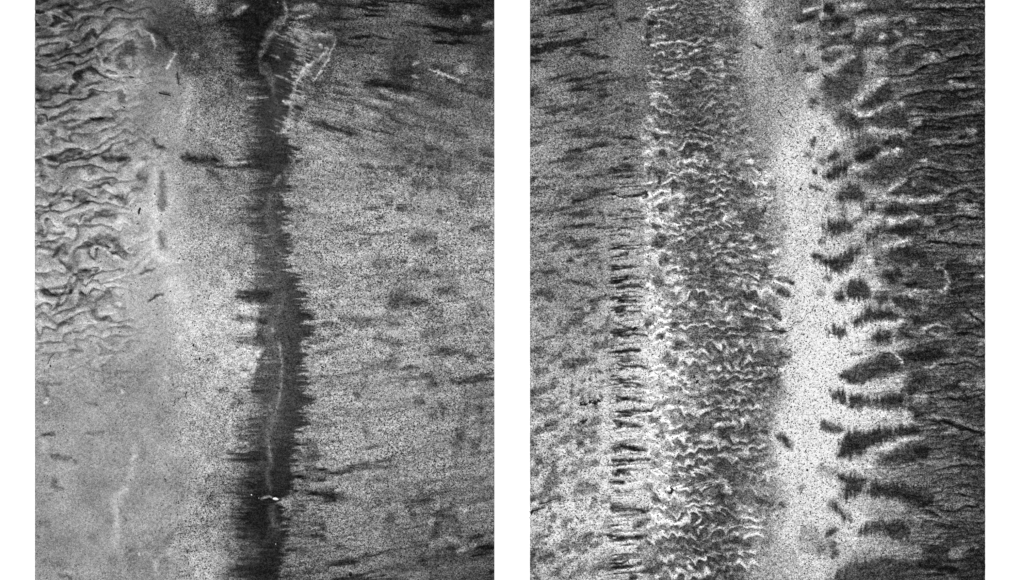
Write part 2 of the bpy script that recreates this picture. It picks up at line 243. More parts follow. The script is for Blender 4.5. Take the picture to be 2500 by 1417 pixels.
LEFT = """
@ 80 0 .2823
d 12 130,120 200,80 290,50 380,20 480,5; d 8 150,80 250,60 330,65 420,20; d 10 40,90 100,110 150,90; l 6 100,120 180,115 260,90 330,75
k 9 250,240 330,210 400,190 470,150 500,165; l 6 230,235 300,200 380,175 440,135 490,130; d 10 30,330 110,310 190,300; d 12 60,220 130,235 180,215 220,160
l 6 30,240 100,245 170,250 240,240; k 8 300,345 380,365 440,350 510,325; l 6 190,340 240,360 300,360 350,385; k 8 30,495 110,495 200,470 300,450 350,440; l 5 30,512 120,512 210,490
k 7 370,490 430,470 480,445 540,400; l 5 550,390 570,350 610,310 650,285; d 16 580,430 595,380 625,330; d 13 550,420 580,480 630,530 655,570; l 5 540,405 570,470 605,560 640,585 700,572
d 17 610,215 635,245 655,275; d 17 500,550 520,600 540,640; d 15 740,410 800,440 860,460 910,470; d 13 790,370 840,390 890,430; l 5 880,385 920,408 970,408; d 12 735,560 780,580 810,600; l 4 780,612 820,628 860,628
k 7 80,640 160,620 250,600 320,600; l 7 60,660 150,650 230,640 300,655; k 9 25,765 90,785 160,790 240,760 290,740; k 17 350,640 390,660 400,700; k 14 340,740 330,790; l 7 300,660 315,740 300,800
d 10 80,870 100,840 150,820 220,810; d 7 60,900 110,940 190,930 250,910; l 5 30,940 110,958 230,940; k 5 440,775 500,740 560,730 620,710; l 5 420,800 470,772 540,750
d 6 110,1060 180,1040 260,1000 340,970 430,955; l 8 40,1100 110,1090 210,1050 300,1010; l 6 300,1090 360,1080 440,1050 490,1025; d 9 260,1095 310,1118 370,1108 430,1090 440,1060
k 6 500,1020 560,1035 650,1020; l 4 500,1008 600,1008 680,1000; d 5 530,1037 600,1052 690,1052; d 12 160,1180 200,1130; d 14 60,1060 100,1040; d 7 100,1370 200,1380 300,1360 400,1330 450,1300
d 5 120,1350 200,1350 300,1320 380,1290; k 6 390,1330 450,1340 570,1340; d 12 570,1340 620,1370 700,1390 760,1380 820,1400; d 20 310,250 350,270; d 16 250,110 330,100; d 22 520,30 560,60; m 18 680,90 740,110; g 16 800,190 880,230
P 66*.8 990,230 1060,190 1180,120 1300,100 1500,60 1500,640 1330,660 1260,560 1240,450 1170,400 1100,330 1060,290 990,270
k 10 1000,250 1080,290 1130,330 1180,400 1240,420; w 6 970,262 990,288 1030,305 1055,370 1050,440; w 7 1240,460 1200,530 1160,615
g 18 1060,340 1120,370; d 5 1110,800 1150,812 1200,830; k 5 1250,620 1258,700 1265,745; l 5 1130,1020 1160,985 1210,985 1260,1040; l 4 1130,1040 1140,1100 1150,1140
l 22*.5 1180,1200 1270,1170 1300,1060 1350,960 1360,800 1340,690; k 10 1030,1190 1080,1270 1160,1280; g 22 740,850 800,840; m 40 980,850; m 30 500,1180; l 6 650,830 760,780 860,740
l 6 760,940 860,920 960,890; l 5 640,950 720,950; m 20 640,960
@ 80 350 .2823
d 7 100,110 180,150 280,140 370,110; d 10 390,125 450,140 490,160; d 15 480,180 510,230 530,290; k 20 740,130 800,150 830,180; d 11 600,90 630,130 700,145 760,135; d 14 40,130 90,200; d 20 60,270 120,290
l 7 100,150 130,220 180,270; k 5 140,465 190,445 230,410 265,385; k 7 140,580 170,520 230,480 290,450 340,460; l 6 250,402 330,388 400,393 460,408 560,408 640,375; k 6 440,375 510,388 580,375 640,340 680,375
k 20 350,440 400,470 450,500 490,520; l 8 140,505 200,495 280,492; k 9 25,600 80,600 130,590; l 7 30,618 90,616 150,625; k 6 430,690 500,660 560,645 640,630; d 12 540,630 620,605 700,620 725,650; l 5 550,662 620,655 700,655
d 6 650,480 730,465 800,440; g 14 850,400 960,390; d 12 740,480 780,510 820,540; g 28 900,290 960,300 1000,330; g 22 320,210 380,260; m 34 300,280; d 7 280,710 340,725 400,710; w 24 130,690 200,720 280,760
d 6 160,780 230,790 290,790; d 12 40,760 110,770; k 8 430,890 500,887 560,877 620,880 660,920; d 14 460,855 540,840 620,820 700,850 760,920 830,970; k 5 680,940 740,975 800,1010
w 6 480,905 560,900 620,905 660,955 720,985 800,1025 830,1040; k 7 160,1000 200,970 240,900 280,870; d 5 60,870 140,850 220,860; d 5 40,910 120,905 200,930; w 10 40,940 120,940 190,955
k 9 220,1010 280,1050 330,1100 380,1150 460,1160 540,1140 570,1060; d 7 380,1080 440,1110 520,1100; k 9 70,1290 150,1315 250,1312 320,1290 330,1200; d 6 60,1240 140,1270 240,1250 310,1240; w 8 30,1230 50,1300 80,1380
l 5 80,1330 200,1338 330,1320 430,1330; k 10 380,1260 430,1290 450,1320; d 6 550,1370 620,1320 700,1260; d 24 230,900 320,960; m 50 300,1030 400,1060; l 20 140,1130 240,1110
w 12 1060,230 1070,400 1060,560 1070,700 1050,850 1080,980 1180,1030 1300,1030; m 14 1105,760 1120,850 1150,950; g 16 1110,230 1120,420 1120,600; d 4 930,1130 1000,1110 1070,1080; d 4 1000,1370 1080,1320 1150,1300
w 34 1180,1150 1240,1300 1360,1380; w 14 980,160 920,200 870,220; l 30 960,1200 1060,1260; d 4 400,690 430,640 470,620; l 5 640,540 720,560 ; m 26 700,1300 620,1360; w 5 820,1050 790,1140 730,1200
@ 80 700 .2823
k 8 160,300 230,332 290,312 350,270; w 9 80,90 110,170 130,230; w 8 30,290 80,330; k 6 540,290 600,292 650,262; w 5 480,240 510,290 560,312; w 5 600,240 680,242 740,222; d 18 510,230 560,200; m 30 560,150
d 7 350,390 420,385; l 5 290,402 360,415 430,402; d 5 340,560 400,567 440,560; d 6 30,560 90,530; k 3 140,650 160,610 190,580; k 7 30,830 100,845 180,857 270,830; l 6 100,880 180,875 270,858
d 6 100,870 130,930 110,1000; w 7 130,950 120,1020; m 16 290,600 340,650 350,700; m 14 330,840 370,900 400,960; d 5 460,1010 520,1020 570,1030; d 6 60,1290 130,1285 200,1275; d 6 430,1280 500,1280 560,1270 640,1240
l 5 430,1292 520,1302; w 4 770,880 780,940; m 24 60,230; d 20 200,150 240,160; m 20 330,150; l 14*.4 1150,750 1130,900; m 40 960,560 1000,640; l 60*.4 200,700
@ 80 1017 .2823
d 6 60,160 150,160 190,150; k 6 150,335 220,345 290,360 340,370; d 5 160,358 240,380 290,384; k 6 340,390 390,410; w 12*.4 60,190 110,250 60,330; d 9 150,600 200,610 270,630; d 10 160,560 220,570; l 7 60,640 180,655
g 16 30,930 100,930 170,930; k 4 730,740 770,860 820,900; l 18*.6 700,720 730,800 735,950 710,1000 690,1150; l 14*.6 700,720 760,680 800,620; l 8 870,230 880,340 860,400; m 18 930,230 960,300 940,390
g 14 60,1260 200,1270 320,1300; d 7 200,1360 280,1390 340,1400; g 20 640,1240 740,1250; w 5 900,1190 930,1195; l 6*.6 1080,1400 1060,1340 1110,1220 1200,1180 1220,1050 1280,960; m 20 400,530; g 16 520,1050; l 7 240,1370 300,1350 340,1370
g 16 850,1160; g 20 850,1230; l 8 1000,1040 1060,1120; m 30 1100,1110; d 4 600,600 ; k 3 40,1040; l 12*.5 480,1080 380,1040
@ 440 0 .2823
P 26*.9 300,205 420,150 540,90 640,0 660,-90 930,-90 920,60 860,150 800,240 740,300 700,400 690,520 600,480 560,400 520,330 640,270 700,230 420,210
k 7 330,190 480,180 620,200 740,215; k 6*.8 380,200 560,212 700,240; d 6 100,270 200,230 300,220; k 6 150,155 220,150 310,130; k 18 400,60 430,90 380,30; k 9 330,90 380,50; d 18*.5 330,230 400,290 400,360 370,450; d 20*.5 390,570 400,680 430,800 450,880
k 5 480,655 560,660 640,668; l 26*.6 110,100 200,80 290,100; l 10 100,480 150,500; l 8 440,130 520,90 600,50; g 60*.5 930,-20 960,60 1080,100; d 14 960,0 1100,15 1250,40; k 8 1060,0 1180,30 1300,40
l 10 960,80 1100,60 1200,70; d 14 960,130 1060,150 1300,190; d 9 1200,30 1400,30; g 16 1000,200 1180,250 1300,240
l 6 570,860 680,855 760,845
@ 600 0 .2909
P 100*.02 280,300 340,285 450,315 600,298 740,275 768,320 742,420 700,495 655,570 600,650 555,740 525,830 500,960 470,1040 400,1120 350,1140 370,1060 400,960 370,840 400,780 350,680 300,650 260,600 200,540 160,450 240,380
d 12 300,335 360,350 440,375 520,400; d 15 250,420 300,360; d 10 200,540 260,600 340,640; k 12 300,470 360,490 410,510; d 14 350,700 330,780 360,840; d 12 250,590 340,590 400,600; k 12 180,400 250,350; d 40*.7 240,700 290,780
d 16 540,500 560,510; d 14 455,582 470,585; d 18 590,380 630,400; d 16 660,335 700,340; d 7 690,385 730,380; d 9 560,560 620,530; d 10 560,620 620,600; d 12 500,700 560,680; d 10 480,780 540,770; d 8 360,420 420,460
w 9*.6 600,500 545,560 500,600 465,640 430,700 410,800; w 6*.6 650,400 690,425 600,500; w 6*.5 290,310 380,340 450,380 540,410; w 3 200,465 250,482 300,502
w 4 240,630 320,652 350,670; w 6 610,370 640,410; w 3*.8 760,290 752,370 722,440 690,505 640,585 610,630 560,700; l 9 350,240 450,258 560,272; l 6 380,145 460,150 560,140; l 5 350,200 430,205 520,220; l 8 540,310 700,290 745,290
w 6 370,560 430,580; w 5 350,600 400,620; l 9 450,320 520,350 560,390; w 8 480,590 560,540; w 4 380,640 440,650
k 14 690,60 760,90 800,150 ; k 18*.5 770,260 780,360
@ 440 0 .2823
w 9*.6 980,760 960,900 960,980 940,1040 900,1085; w 7 880,870 920,900 960,910; w 10 870,1160 920,1110 990,1080; d 14 1000,930 1060,960; d 12 990,1010 1040,1000; l 16 1000,860 1090,850
l 10*.55 900,0 905,120 860,190 800,280 745,350 720,420 685,500; m 9*.7 835,160 790,220 755,290; l 4*.5 905,30 920,110 900,190 840,270; m 9*.8 690,530 750,580 790,650 805,740 815,830; m 6*.6 685,560 710,640; g 12*.8 820,850 850,960 840,1100 860,1200
@ 440 350 .2823
k 18 0,125 100,135 200,150 380,155; k 6 240,190 380,210 440,216 560,212 660,198 740,180; d 16 480,180 600,150 740,130 850,110; l 5 440,200 520,170 640,150; k 5 940,80 970,120 1010,152 1070,150; k 6 1005,170 980,210 940,262 930,320
m 12*.8 920,80 985,150 965,200 920,270 905,340; l 4*.6 930,100 990,150 970,200; d 12 640,420 700,450 770,450; d 12 580,560 650,560 720,560; d 10 580,710 680,695 740,660; k 14 480,1350 560,1335 700,1320 800,1290; d 20 830,540 880,560
m 12*.7 900,380 850,440 780,520 745,620 790,760 840,900 880,1000 900,1100; l 8*.4 860,270 800,380 ; k 9*.6 820,900 870,870
g 18 960,540 1040,570 1110,530; g 10 900,440 1000,460; l 14 880,490 1000,510; l 5 830,605 920,600; l 12 860,740 940,740; g 7 940,380 1040,385; l 8 900,920 1060,900; g 5 1060,905; d 34*.7 920,830 900,900
d 50*.6 960,1200 960,1400; k 24*.5 420,1120 480,1080 560,1110; k 16*.5 370,900 400,960; d 20*.45 330,440 420,400; d 20*.45 400,700 460,740; d 24*.4 400,290 560,330; l 40*.5 520,960 620,1000; l 50*.5 130,1100 250,1200
k 12*.5 240,230 360,320; d 16*.5 300,1180; l 6 380,520 430,600; l 12*.5 1080,560 1180,590
@ 440 700 .2823
g 26*.9 480,110 520,110; k 12 540,110 620,98 720,90 800,62; k 14 480,290 560,285 650,302 740,315; k 5 600,272 740,258; l 5 560,265 680,260 750,250; d 14 500,475 620,455 740,440; k 12 560,510 640,500 740,510; k 12 640,600 720,605
d 12 590,740 700,755; d 10 640,820 730,830; k 9 600,905 720,925; w 26*.75 520,205 600,215 680,205; w 24*.75 520,350 600,370 660,380; w 30*.8 520,560 620,560 690,610; w 26*.8 590,680 660,690; w 12*.6 520,770 620,780
m 12*.7 890,0 900,120 840,230 790,370 790,470 850,560 870,680 870,800 860,900 840,1020 800,1150 770,1260 760,1400; m 16*.6 760,330 770,450; l 7*.5 790,360 800,410; l 5*.6 860,460 870,560 880,760 850,980 800,1160; l 14*.5 750,1060 790,1040
k 10 1010,240 1080,250 1150,262; k 9 1060,400 1120,440; g 14 1060,830 1180,830; d 14 1060,940 1180,980; d 18 980,1110 1130,1120; d 8 960,1170 1060,1190; l 12 1040,500 1120,500; l 7 1080,300 1200,330; d 8 1060,1400 1200,1380
k 24*.5 380,740 480,760; k 18*.5 380,560 450,570; k 10*.7 330,910 440,900; k 26*.55 450,960 560,1010; k 20*.5 450,1160 560,1230; k 14*.4 430,1060; k 14*.4 240,640
@ 440 1017 .2823
k 20*.6 430,390 540,385 680,370; k 34*.6 480,670 600,660 740,680; k 60*.55 480,880 620,900 760,920; k 26*.6 560,1340 700,1350 840,1360; k 12 400,1290 480,1330 600,1365; k 30*.5 830,1150 860,1300; k 50*.5 700,760 820,800
m 9*.8 760,0 765,150 755,250 775,330 790,400 755,470 760,540 780,610 790,690; m 30*.5 700,390 740,460; m 12*.7 800,750 800,860 820,980; l 4*.5 765,250 785,380 ; l 4*.7 690,712 760,700 800,715; m 22*.6 830,980; g 60*.35 540,1150 700,1160
d 12 880,320 960,300; d 12 1120,330 1200,320; g 16 1080,390 1160,400; d 8 1040,540 1220,545; g 18 1020,640 1120,650; k 10 1220,665 1340,680; k 7 1230,705 1330,712; g 12 950,830 1060,830; g 16 900,920 1060,940; k 8 1200,940 1260,945; k 4 1210,985 1270,995
k 7 1190,1065 1270,1075; g 16 900,1080 1060,1070; g 12 1020,1200 1130,1230; d 40*.5 1180,1320; d 14 880,1390 1100,1400; k 34*.5 180,760 260,720 290,640; k 20*.5 240,560 330,500; k 30*.5 110,970 260,970; k 14*.6 240,1000; k 30*.4 60,930 40,1020
l 20*.6 290,960 300,1060; l 12 950,460 1080,450; k 3*.8 170,590 172,680; k 16*.5 420,330 450,310; k 22*.45 500,200; l 50*.5 360,1150 300,1330; k 24*.4 60,1180; l 9 870,745 960,780; k 26*.4 290,340
@ 380 1290 1
k 26*.5 30,10 50,30; k 20*.5 8,86 20,60
@ 800 0 .2823
k 46*.6 960,140 1150,120 1300,100 1440,80; k 9 860,20 1000,42; k 16 1100,15 1250,10 1440,12; k 18 1170,208 1250,215 1340,210; d 18 560,410 680,400 850,415; d 14 480,490 650,500 800,500; d 18 680,590 780,600 870,612; k 12 520,645 620,665 740,680
k 9 880,575 980,595 1110,598; d 10 1030,670 1120,710 1210,740; k 10 570,780 650,790 720,795; d 11 440,830 560,855; k 7 300,735 380,785 460,830; d 12 850,850 950,880 1060,892; d 10 180,960 260,990; d 8 380,1040 520,1080; k 4 600,1105 660,1117
d 9 1150,370 1280,360 1400,382; k 20 1380,150 1440,140; k 6 860,268 1000,280 1180,285; d 18 1260,530 1440,560; d 60*.5 560,540 800,560; l 6 730,550 800,545; w 5 870,600 1000,650 1100,690 1200,735; l 8 430,760 530,810 640,850 760,875; l 8 260,850 430,890 560,940
l 14 1160,160 1240,155; l 8 1330,225 1440,195; l 7 220,920 330,990 480,1030; g 12 280,910 400,930; g 12 460,970 620,980; d 8 800,745 880,735; d 30*.5 1320,430 1440,460; l 14 1130,600 1210,610; g 26*.6 480,1170 700,1180; g 14 960,1140 1150,1170; d 6 1080,1160 1230,1190
m 20 200,1190 300,1190; l 7 720,655 790,680; d 12 1150,740 1210,745; d 12 1280,800 1440,805; d 60*.3 120,200 200,240; g 60*.35 900,1290 1200,1330; d 7 870,1300 1000,1290; l 9 840,1190 900,1200; d 60*.4 150,260
@ 800 350 .2823
d 9 270,195 330,205 400,225; k 11 400,228 480,250 540,262; k 5 560,200 640,212 690,222; d 13 760,185 850,200; k 6 860,208 920,212; d 16 940,190 1080,160; d 12 680,130 740,140; d 14 700,340 850,345; d 12 940,330 1060,335; d 10 840,390 900,395
k 6 500,535 560,545; k 7 600,560 680,578; k 5 410,655 490,645; d 12 380,1040 480,1050 560,1050; k 6 560,1020 690,1028; k 5 870,938 970,938; d 9 700,850 850,825 960,822; d 9 700,1100 850,1110 980,1158; d 12 950,1270 1060,1280 1150,1282
k 8 560,1340 700,1370 870,1382; d 26*.6 560,1320 640,1370; d 14 1100,470 1300,510; g 12 1240,400 1360,370; l 12 700,290 830,280; l 7 280,165 480,190; l 9 420,235 560,275; g 16*.6 320,1230 460,1220; k 5 1220,760 1400,720; d 12 540,60 600,50; d 14 820,70 910,70
d 12*.6 1120,80 1300,90; d 10 1300,60 1440,80; g 14 1040,1140; g 9 160,870 240,900; d 6 280,860 390,880; k 5 940,590 1000,590; d 16*.5 800,820; d 10 1290,250 1440,240; d 5 730,450; l 10*.6 900,1100; k 3 340,355 400,340
@ 800 700 .2823
d 34*.65 510,90 620,115 740,120; k 7 700,140 800,142 870,152; k 9 540,182 610,185; d 18*.6 880,30 1020,35 1150,42; d 16 1190,210 1270,212 1350,198; d 8 110,270 200,290 280,300 400,290; k 7 510,320 560,325 610,345; d 11 800,430 850,425 900,400 1050,392
d 9 390,440 460,455 540,482 660,492; d 10 940,550 1030,565 1100,590; k 8 1180,590 1290,640; g 14 520,620 640,635; d 12 510,692 590,682; d 22*.6 800,800 900,820 1000,780 1060,740; d 9 850,865 960,850; k 6 1050,830 1230,828; k 10 740,992 850,1000
d 12 960,1080 1050,1050; d 9 880,1120 950,1112; k 9 980,1070 1010,1065; d 44*.6 1090,1290 1180,1310; d 18 1240,1350 1330,1370; g 9 600,840 700,845; k 6 230,940 300,935; g 16 290,840 350,850; d 14 820,250 1030,240; g 14 1100,350 1220,350; d 8 1340,540 1420,530
d 24*.5 1150,940 1440,920; g 12 1090,1060 1240,1050; l 10 1100,700 1000,660; d 6 1250,840 1300,842; l 7 660,760; d 8 0,940 30,935; k 6 20,190 60,188; d 14*.6 300,1260 370,1250; d 20*.5 1300,1160 1380,1180; k 7 1310,1050; l 12 700,360 ; l 12 520,230 700,220
@ 800 1017 .2823
d 40*.5 1090,180 1200,190; d 16*.6 1240,250 1330,245; g 16 460,650 540,650; g 14 600,640 700,650; k 12*.6 630,740 830,760 920,740; d 14 760,700 900,690; k 10 500,870 600,885; d 10 700,870 780,860; k 7 900,860 1060,870 1130,905; k 14*.6 1050,750 1110,765; k 9 900,950 990,975
k 12 900,1050 980,1040; k 9 1100,1010 1180,1015; k 13 1230,1040 1310,1050; k 16*.8 1020,1150 1080,1145 1140,1130; d 9 700,1110 880,1112; k 14*.6 1180,1110 1440,1120; k 12 780,1225 850,1230; d 14 900,1190 1030,1200; d 14 300,1200 370,1240; k 12 10,690 70,690
g 30*.5 470,980 560,980; d 20*.4 1340,1200 1440,1230; l 10 860,910 920,930; l 14 1130,790 1210,810; l 9 870,1120 980,1080 1180,1070; l 10 1100,1190 1300,1100; d 30*.5 620,1320; k 6 230,1300; d 5 720,1230; d 7 800,1290 970,1290; d 40*.35 1250,1330; g 20*.5 160,1250; d 14 880,1395 1100,1400; l 9 340,700; g 18*.5 300,880 420,900
g 8*.6 380,420 460,450 ; g 8*.6 520,410 620,450; g 10*.5 240,330; l 10*.5 520,780 660,770
@ 0 0 1
p 40 545,0 560,60 555,120 560,170 575,220 580,260; p 60*.6 520,300 580,330; p 50 545,400 560,450; p 46 545,560 548,610; p 60 590,640 600,690; p 60*.6 560,470 570,540; p 60*.8 560,930 575,990 570,1060; p 90 400,1390 450,1330 500,1250 510,1180 520,1120; p 80 420,1410 520,1400; p 50*.7 490,1140 540,1160
p 60*.9 830,30 850,80 840,120; p 40*.9 800,160 780,210 755,260 740,300; p 120*.5 780,380 760,460; p 200*.4 850,450 820,700 850,950; p 200*.4 1000,520 1000,900; p 160*.5 900,1080 1100,1180; p 60*.6 940,400 900,440; p 16*.9 392,470 398,520 400,580
k 8*.7 816,150 800,185 783,215 768,245; l 12*.5 720,92 770,86 805,92
d 10*.8 670,95 700,105 725,115; d 11*.8 690,140 715,150; d 9*.7 740,108 760,116; d 8*.7 665,150 700,165 725,175; d 10*.7 690,200 712,208
m 30*.3 672,480 668,620 690,740 686,900 672,1040 662,1120; m 8*.7 640,135 633,150 640,170 655,190 665,215 667,240
w 10*.5 379,415 383,460 379,508 383,548 377,590 385,627 413,641; w 6*.6 413,641 450,642 ; w 12*.4 332,1080 326,1120 318,1165 300,1200 282,1222 288,1262 287,1300 280,1345; w 6*.6 405,905 408,935; l 20*.5 410,880 400,960; w 9*.35 384,1396 380,1380 392,1360 415,1345 428,1320 436,1300
l 22*.5 490,1120 480,1200 462,1250; w 12*.35 470,190 460,230 452,270 445,300 430,325; m 14 392,560 395,600; m 16 392,440 395,520; w 24*.5 540,700 520,760; w 40*.4 560,860 580,900
"""
RX = [1294, 1373, 1453, 1532, 1612, 1691, 1770, 1850, 1929, 2009, 2088, 2167, 2247, 2326, 2405]
RR = {-60:[80,80,75,90,80,75,100,150,110,100,75,75,60,55,45], 0:[85,85,80,95,80,75,105,165,105,115,80,75,60,55,50], 100:[95,90,90,110,85,68,85,160,115,150,75,75,65,58,48],
200:[110,105,100,118,82,65,92,160,140,148,101,89,61,55,48], 300:[130,118,112,120,95,65,85,135,180,188,156,94,61,60,50], 400:[130,115,112,130,125,78,90,130,210,173,136,94,68,64,58],
500:[130,122,125,160,135,80,88,135,205,193,166,113,71,72,68], 600:[138,130,135,175,140,82,88,110,200,203,176,113,76,85,85], 700:[130,125,145,175,160,88,82,88,200,213,206,128,78,76,64],
800:[148,148,165,185,185,92,82,82,195,222,218,168,91,85,66], 900:[155,158,172,195,205,110,82,84,210,222,218,158,86,78,74], 1000:[175,172,188,205,205,105,78,95,212,222,211,148,81,76,64],
1100:[180,188,198,210,195,95,76,92,212,222,191,138,92,80,64], 1200:[178,190,200,212,180,92,76,112,205,213,186,133,91,78,62], 1300:[180,195,202,208,150,82,76,140,195,198,191,118,84,70,58],
1400:[155,165,180,190,120,72,72,150,175,188,146,93,71,60,50], 1480:[145,160,175,185,115,70,70,150,170,178,126,88,66,60,48]}
def paint_right():
    F = Field(1294, 2405, -40, 1458, RX, RR, 2); X, Y = F.X, F.Y
    F.T += (fbm(X/60, Y/45, 31, 4)-.5)*36*ss(1600, 1500, X)
    # ---- slanting streaks on the left, turning into blotches lower down
    lf = ss(1520, 1470, X)
    sl = np.interp(Y, [0, 600, 1417], [.13, .14, .3])
    st = fbm(X/62, (Y + (X-1300)*sl)/12, 32, 4, .6)
    st2 = fbm(X/34, (Y + (X-1300)*.3)/20, 33, 4, .6); mixy = ss(480, 800, Y); st = st*(1-mixy) + st2*mixy
    F.T -= lf*ss(.5, .72, st)*(64+8*mixy); F.T += lf*ss(.45, .25, st)*20*(1-mixy*.5)
    # ---- comb of fine curved rills
    yy = Y + 7*np.sin((X-1480)/58) ; cmb = ss(1478, 1500, X)*ss(1600, 1565, X)*ss(120, 600, Y)
    rl = fbm(X/60, yy/4.2, 34, 3, .6); grp = ss(.38, .62, vn(X/260, Y/15, 35))
    F.T -= cmb*ss(.5, .66, rl)*(60+70*grp)*ss(1620, 1500, X)
    F.H -= cmb*ss(.5, .66, rl)*.5
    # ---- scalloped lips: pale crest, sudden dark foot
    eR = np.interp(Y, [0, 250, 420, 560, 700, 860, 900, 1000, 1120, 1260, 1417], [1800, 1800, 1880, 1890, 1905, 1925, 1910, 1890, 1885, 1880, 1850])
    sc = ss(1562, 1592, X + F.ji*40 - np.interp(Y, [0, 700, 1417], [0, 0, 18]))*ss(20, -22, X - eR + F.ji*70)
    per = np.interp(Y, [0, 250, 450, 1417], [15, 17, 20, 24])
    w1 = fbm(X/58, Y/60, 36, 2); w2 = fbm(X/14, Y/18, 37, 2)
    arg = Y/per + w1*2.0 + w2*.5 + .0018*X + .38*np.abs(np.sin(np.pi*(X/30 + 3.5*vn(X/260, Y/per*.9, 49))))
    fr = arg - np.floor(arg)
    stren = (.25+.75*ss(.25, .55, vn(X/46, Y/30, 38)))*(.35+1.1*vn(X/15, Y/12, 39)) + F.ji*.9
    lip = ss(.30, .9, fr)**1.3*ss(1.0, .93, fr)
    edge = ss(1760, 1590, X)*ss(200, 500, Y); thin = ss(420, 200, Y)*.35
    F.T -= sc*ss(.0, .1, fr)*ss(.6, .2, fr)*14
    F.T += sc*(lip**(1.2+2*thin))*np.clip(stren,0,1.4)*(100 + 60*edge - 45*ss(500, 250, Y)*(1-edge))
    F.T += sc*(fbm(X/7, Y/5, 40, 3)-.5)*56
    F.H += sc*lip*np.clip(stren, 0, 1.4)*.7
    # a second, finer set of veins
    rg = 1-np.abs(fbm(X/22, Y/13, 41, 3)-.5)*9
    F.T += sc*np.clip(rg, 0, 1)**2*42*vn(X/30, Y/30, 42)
    # ---- pale belt
    F.T += (fbm(X/30, Y/40, 43, 4)-.5)*40*ss(1860, 1950, X)*ss(2120, 2020, X)
    # ---- dark flats on the right
    rt = ss(2020, 2200, X)
    ww = (fbm(X/60, (Y+(X-2200)*.05)/8, 44, 4, .62)-.5); F.T += rt*ww*80
    ar = (Y+(X-2200)*.08)/21 + fbm(X/75, Y/30, 45, 3)*3.2; f2 = ar-np.floor(ar)
    F.T += rt*ss(2150, 2300, X)*(ss(.5, .95, f2)*ss(1, .96, f2)*34 - ss(0, .06, f2)*ss(.3, .1, f2)*22)*vn(X/40, Y/30, 46)*1.3
    F.H += rt*(ww*3.0 + ss(.5, .95, f2)*1.2)
    F.T += rt*(fbm(X/7, Y/5, 47, 3)-.5)*50
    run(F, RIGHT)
    F.T += (fbm(X/6, Y/5, 48, 2)-.5)*24*np.clip(F.T/120, .3, 1)
    F.A *= .6 + .5*ss(40, 130, F.T)
    F.T += 14*ss(165, 200, F.T)
    F.T -= 8*ss(2150, 2300, X)
    F.T += (fbm(X/26, Y/12, 50, 3)-.5)*44*ss(2080, 2250, X)
    F.P += .25*ss(1480, 1400, X); F.P += .3*ss(150, 210, F.T); F.P *= ss(30, 100, F.T)
    return F
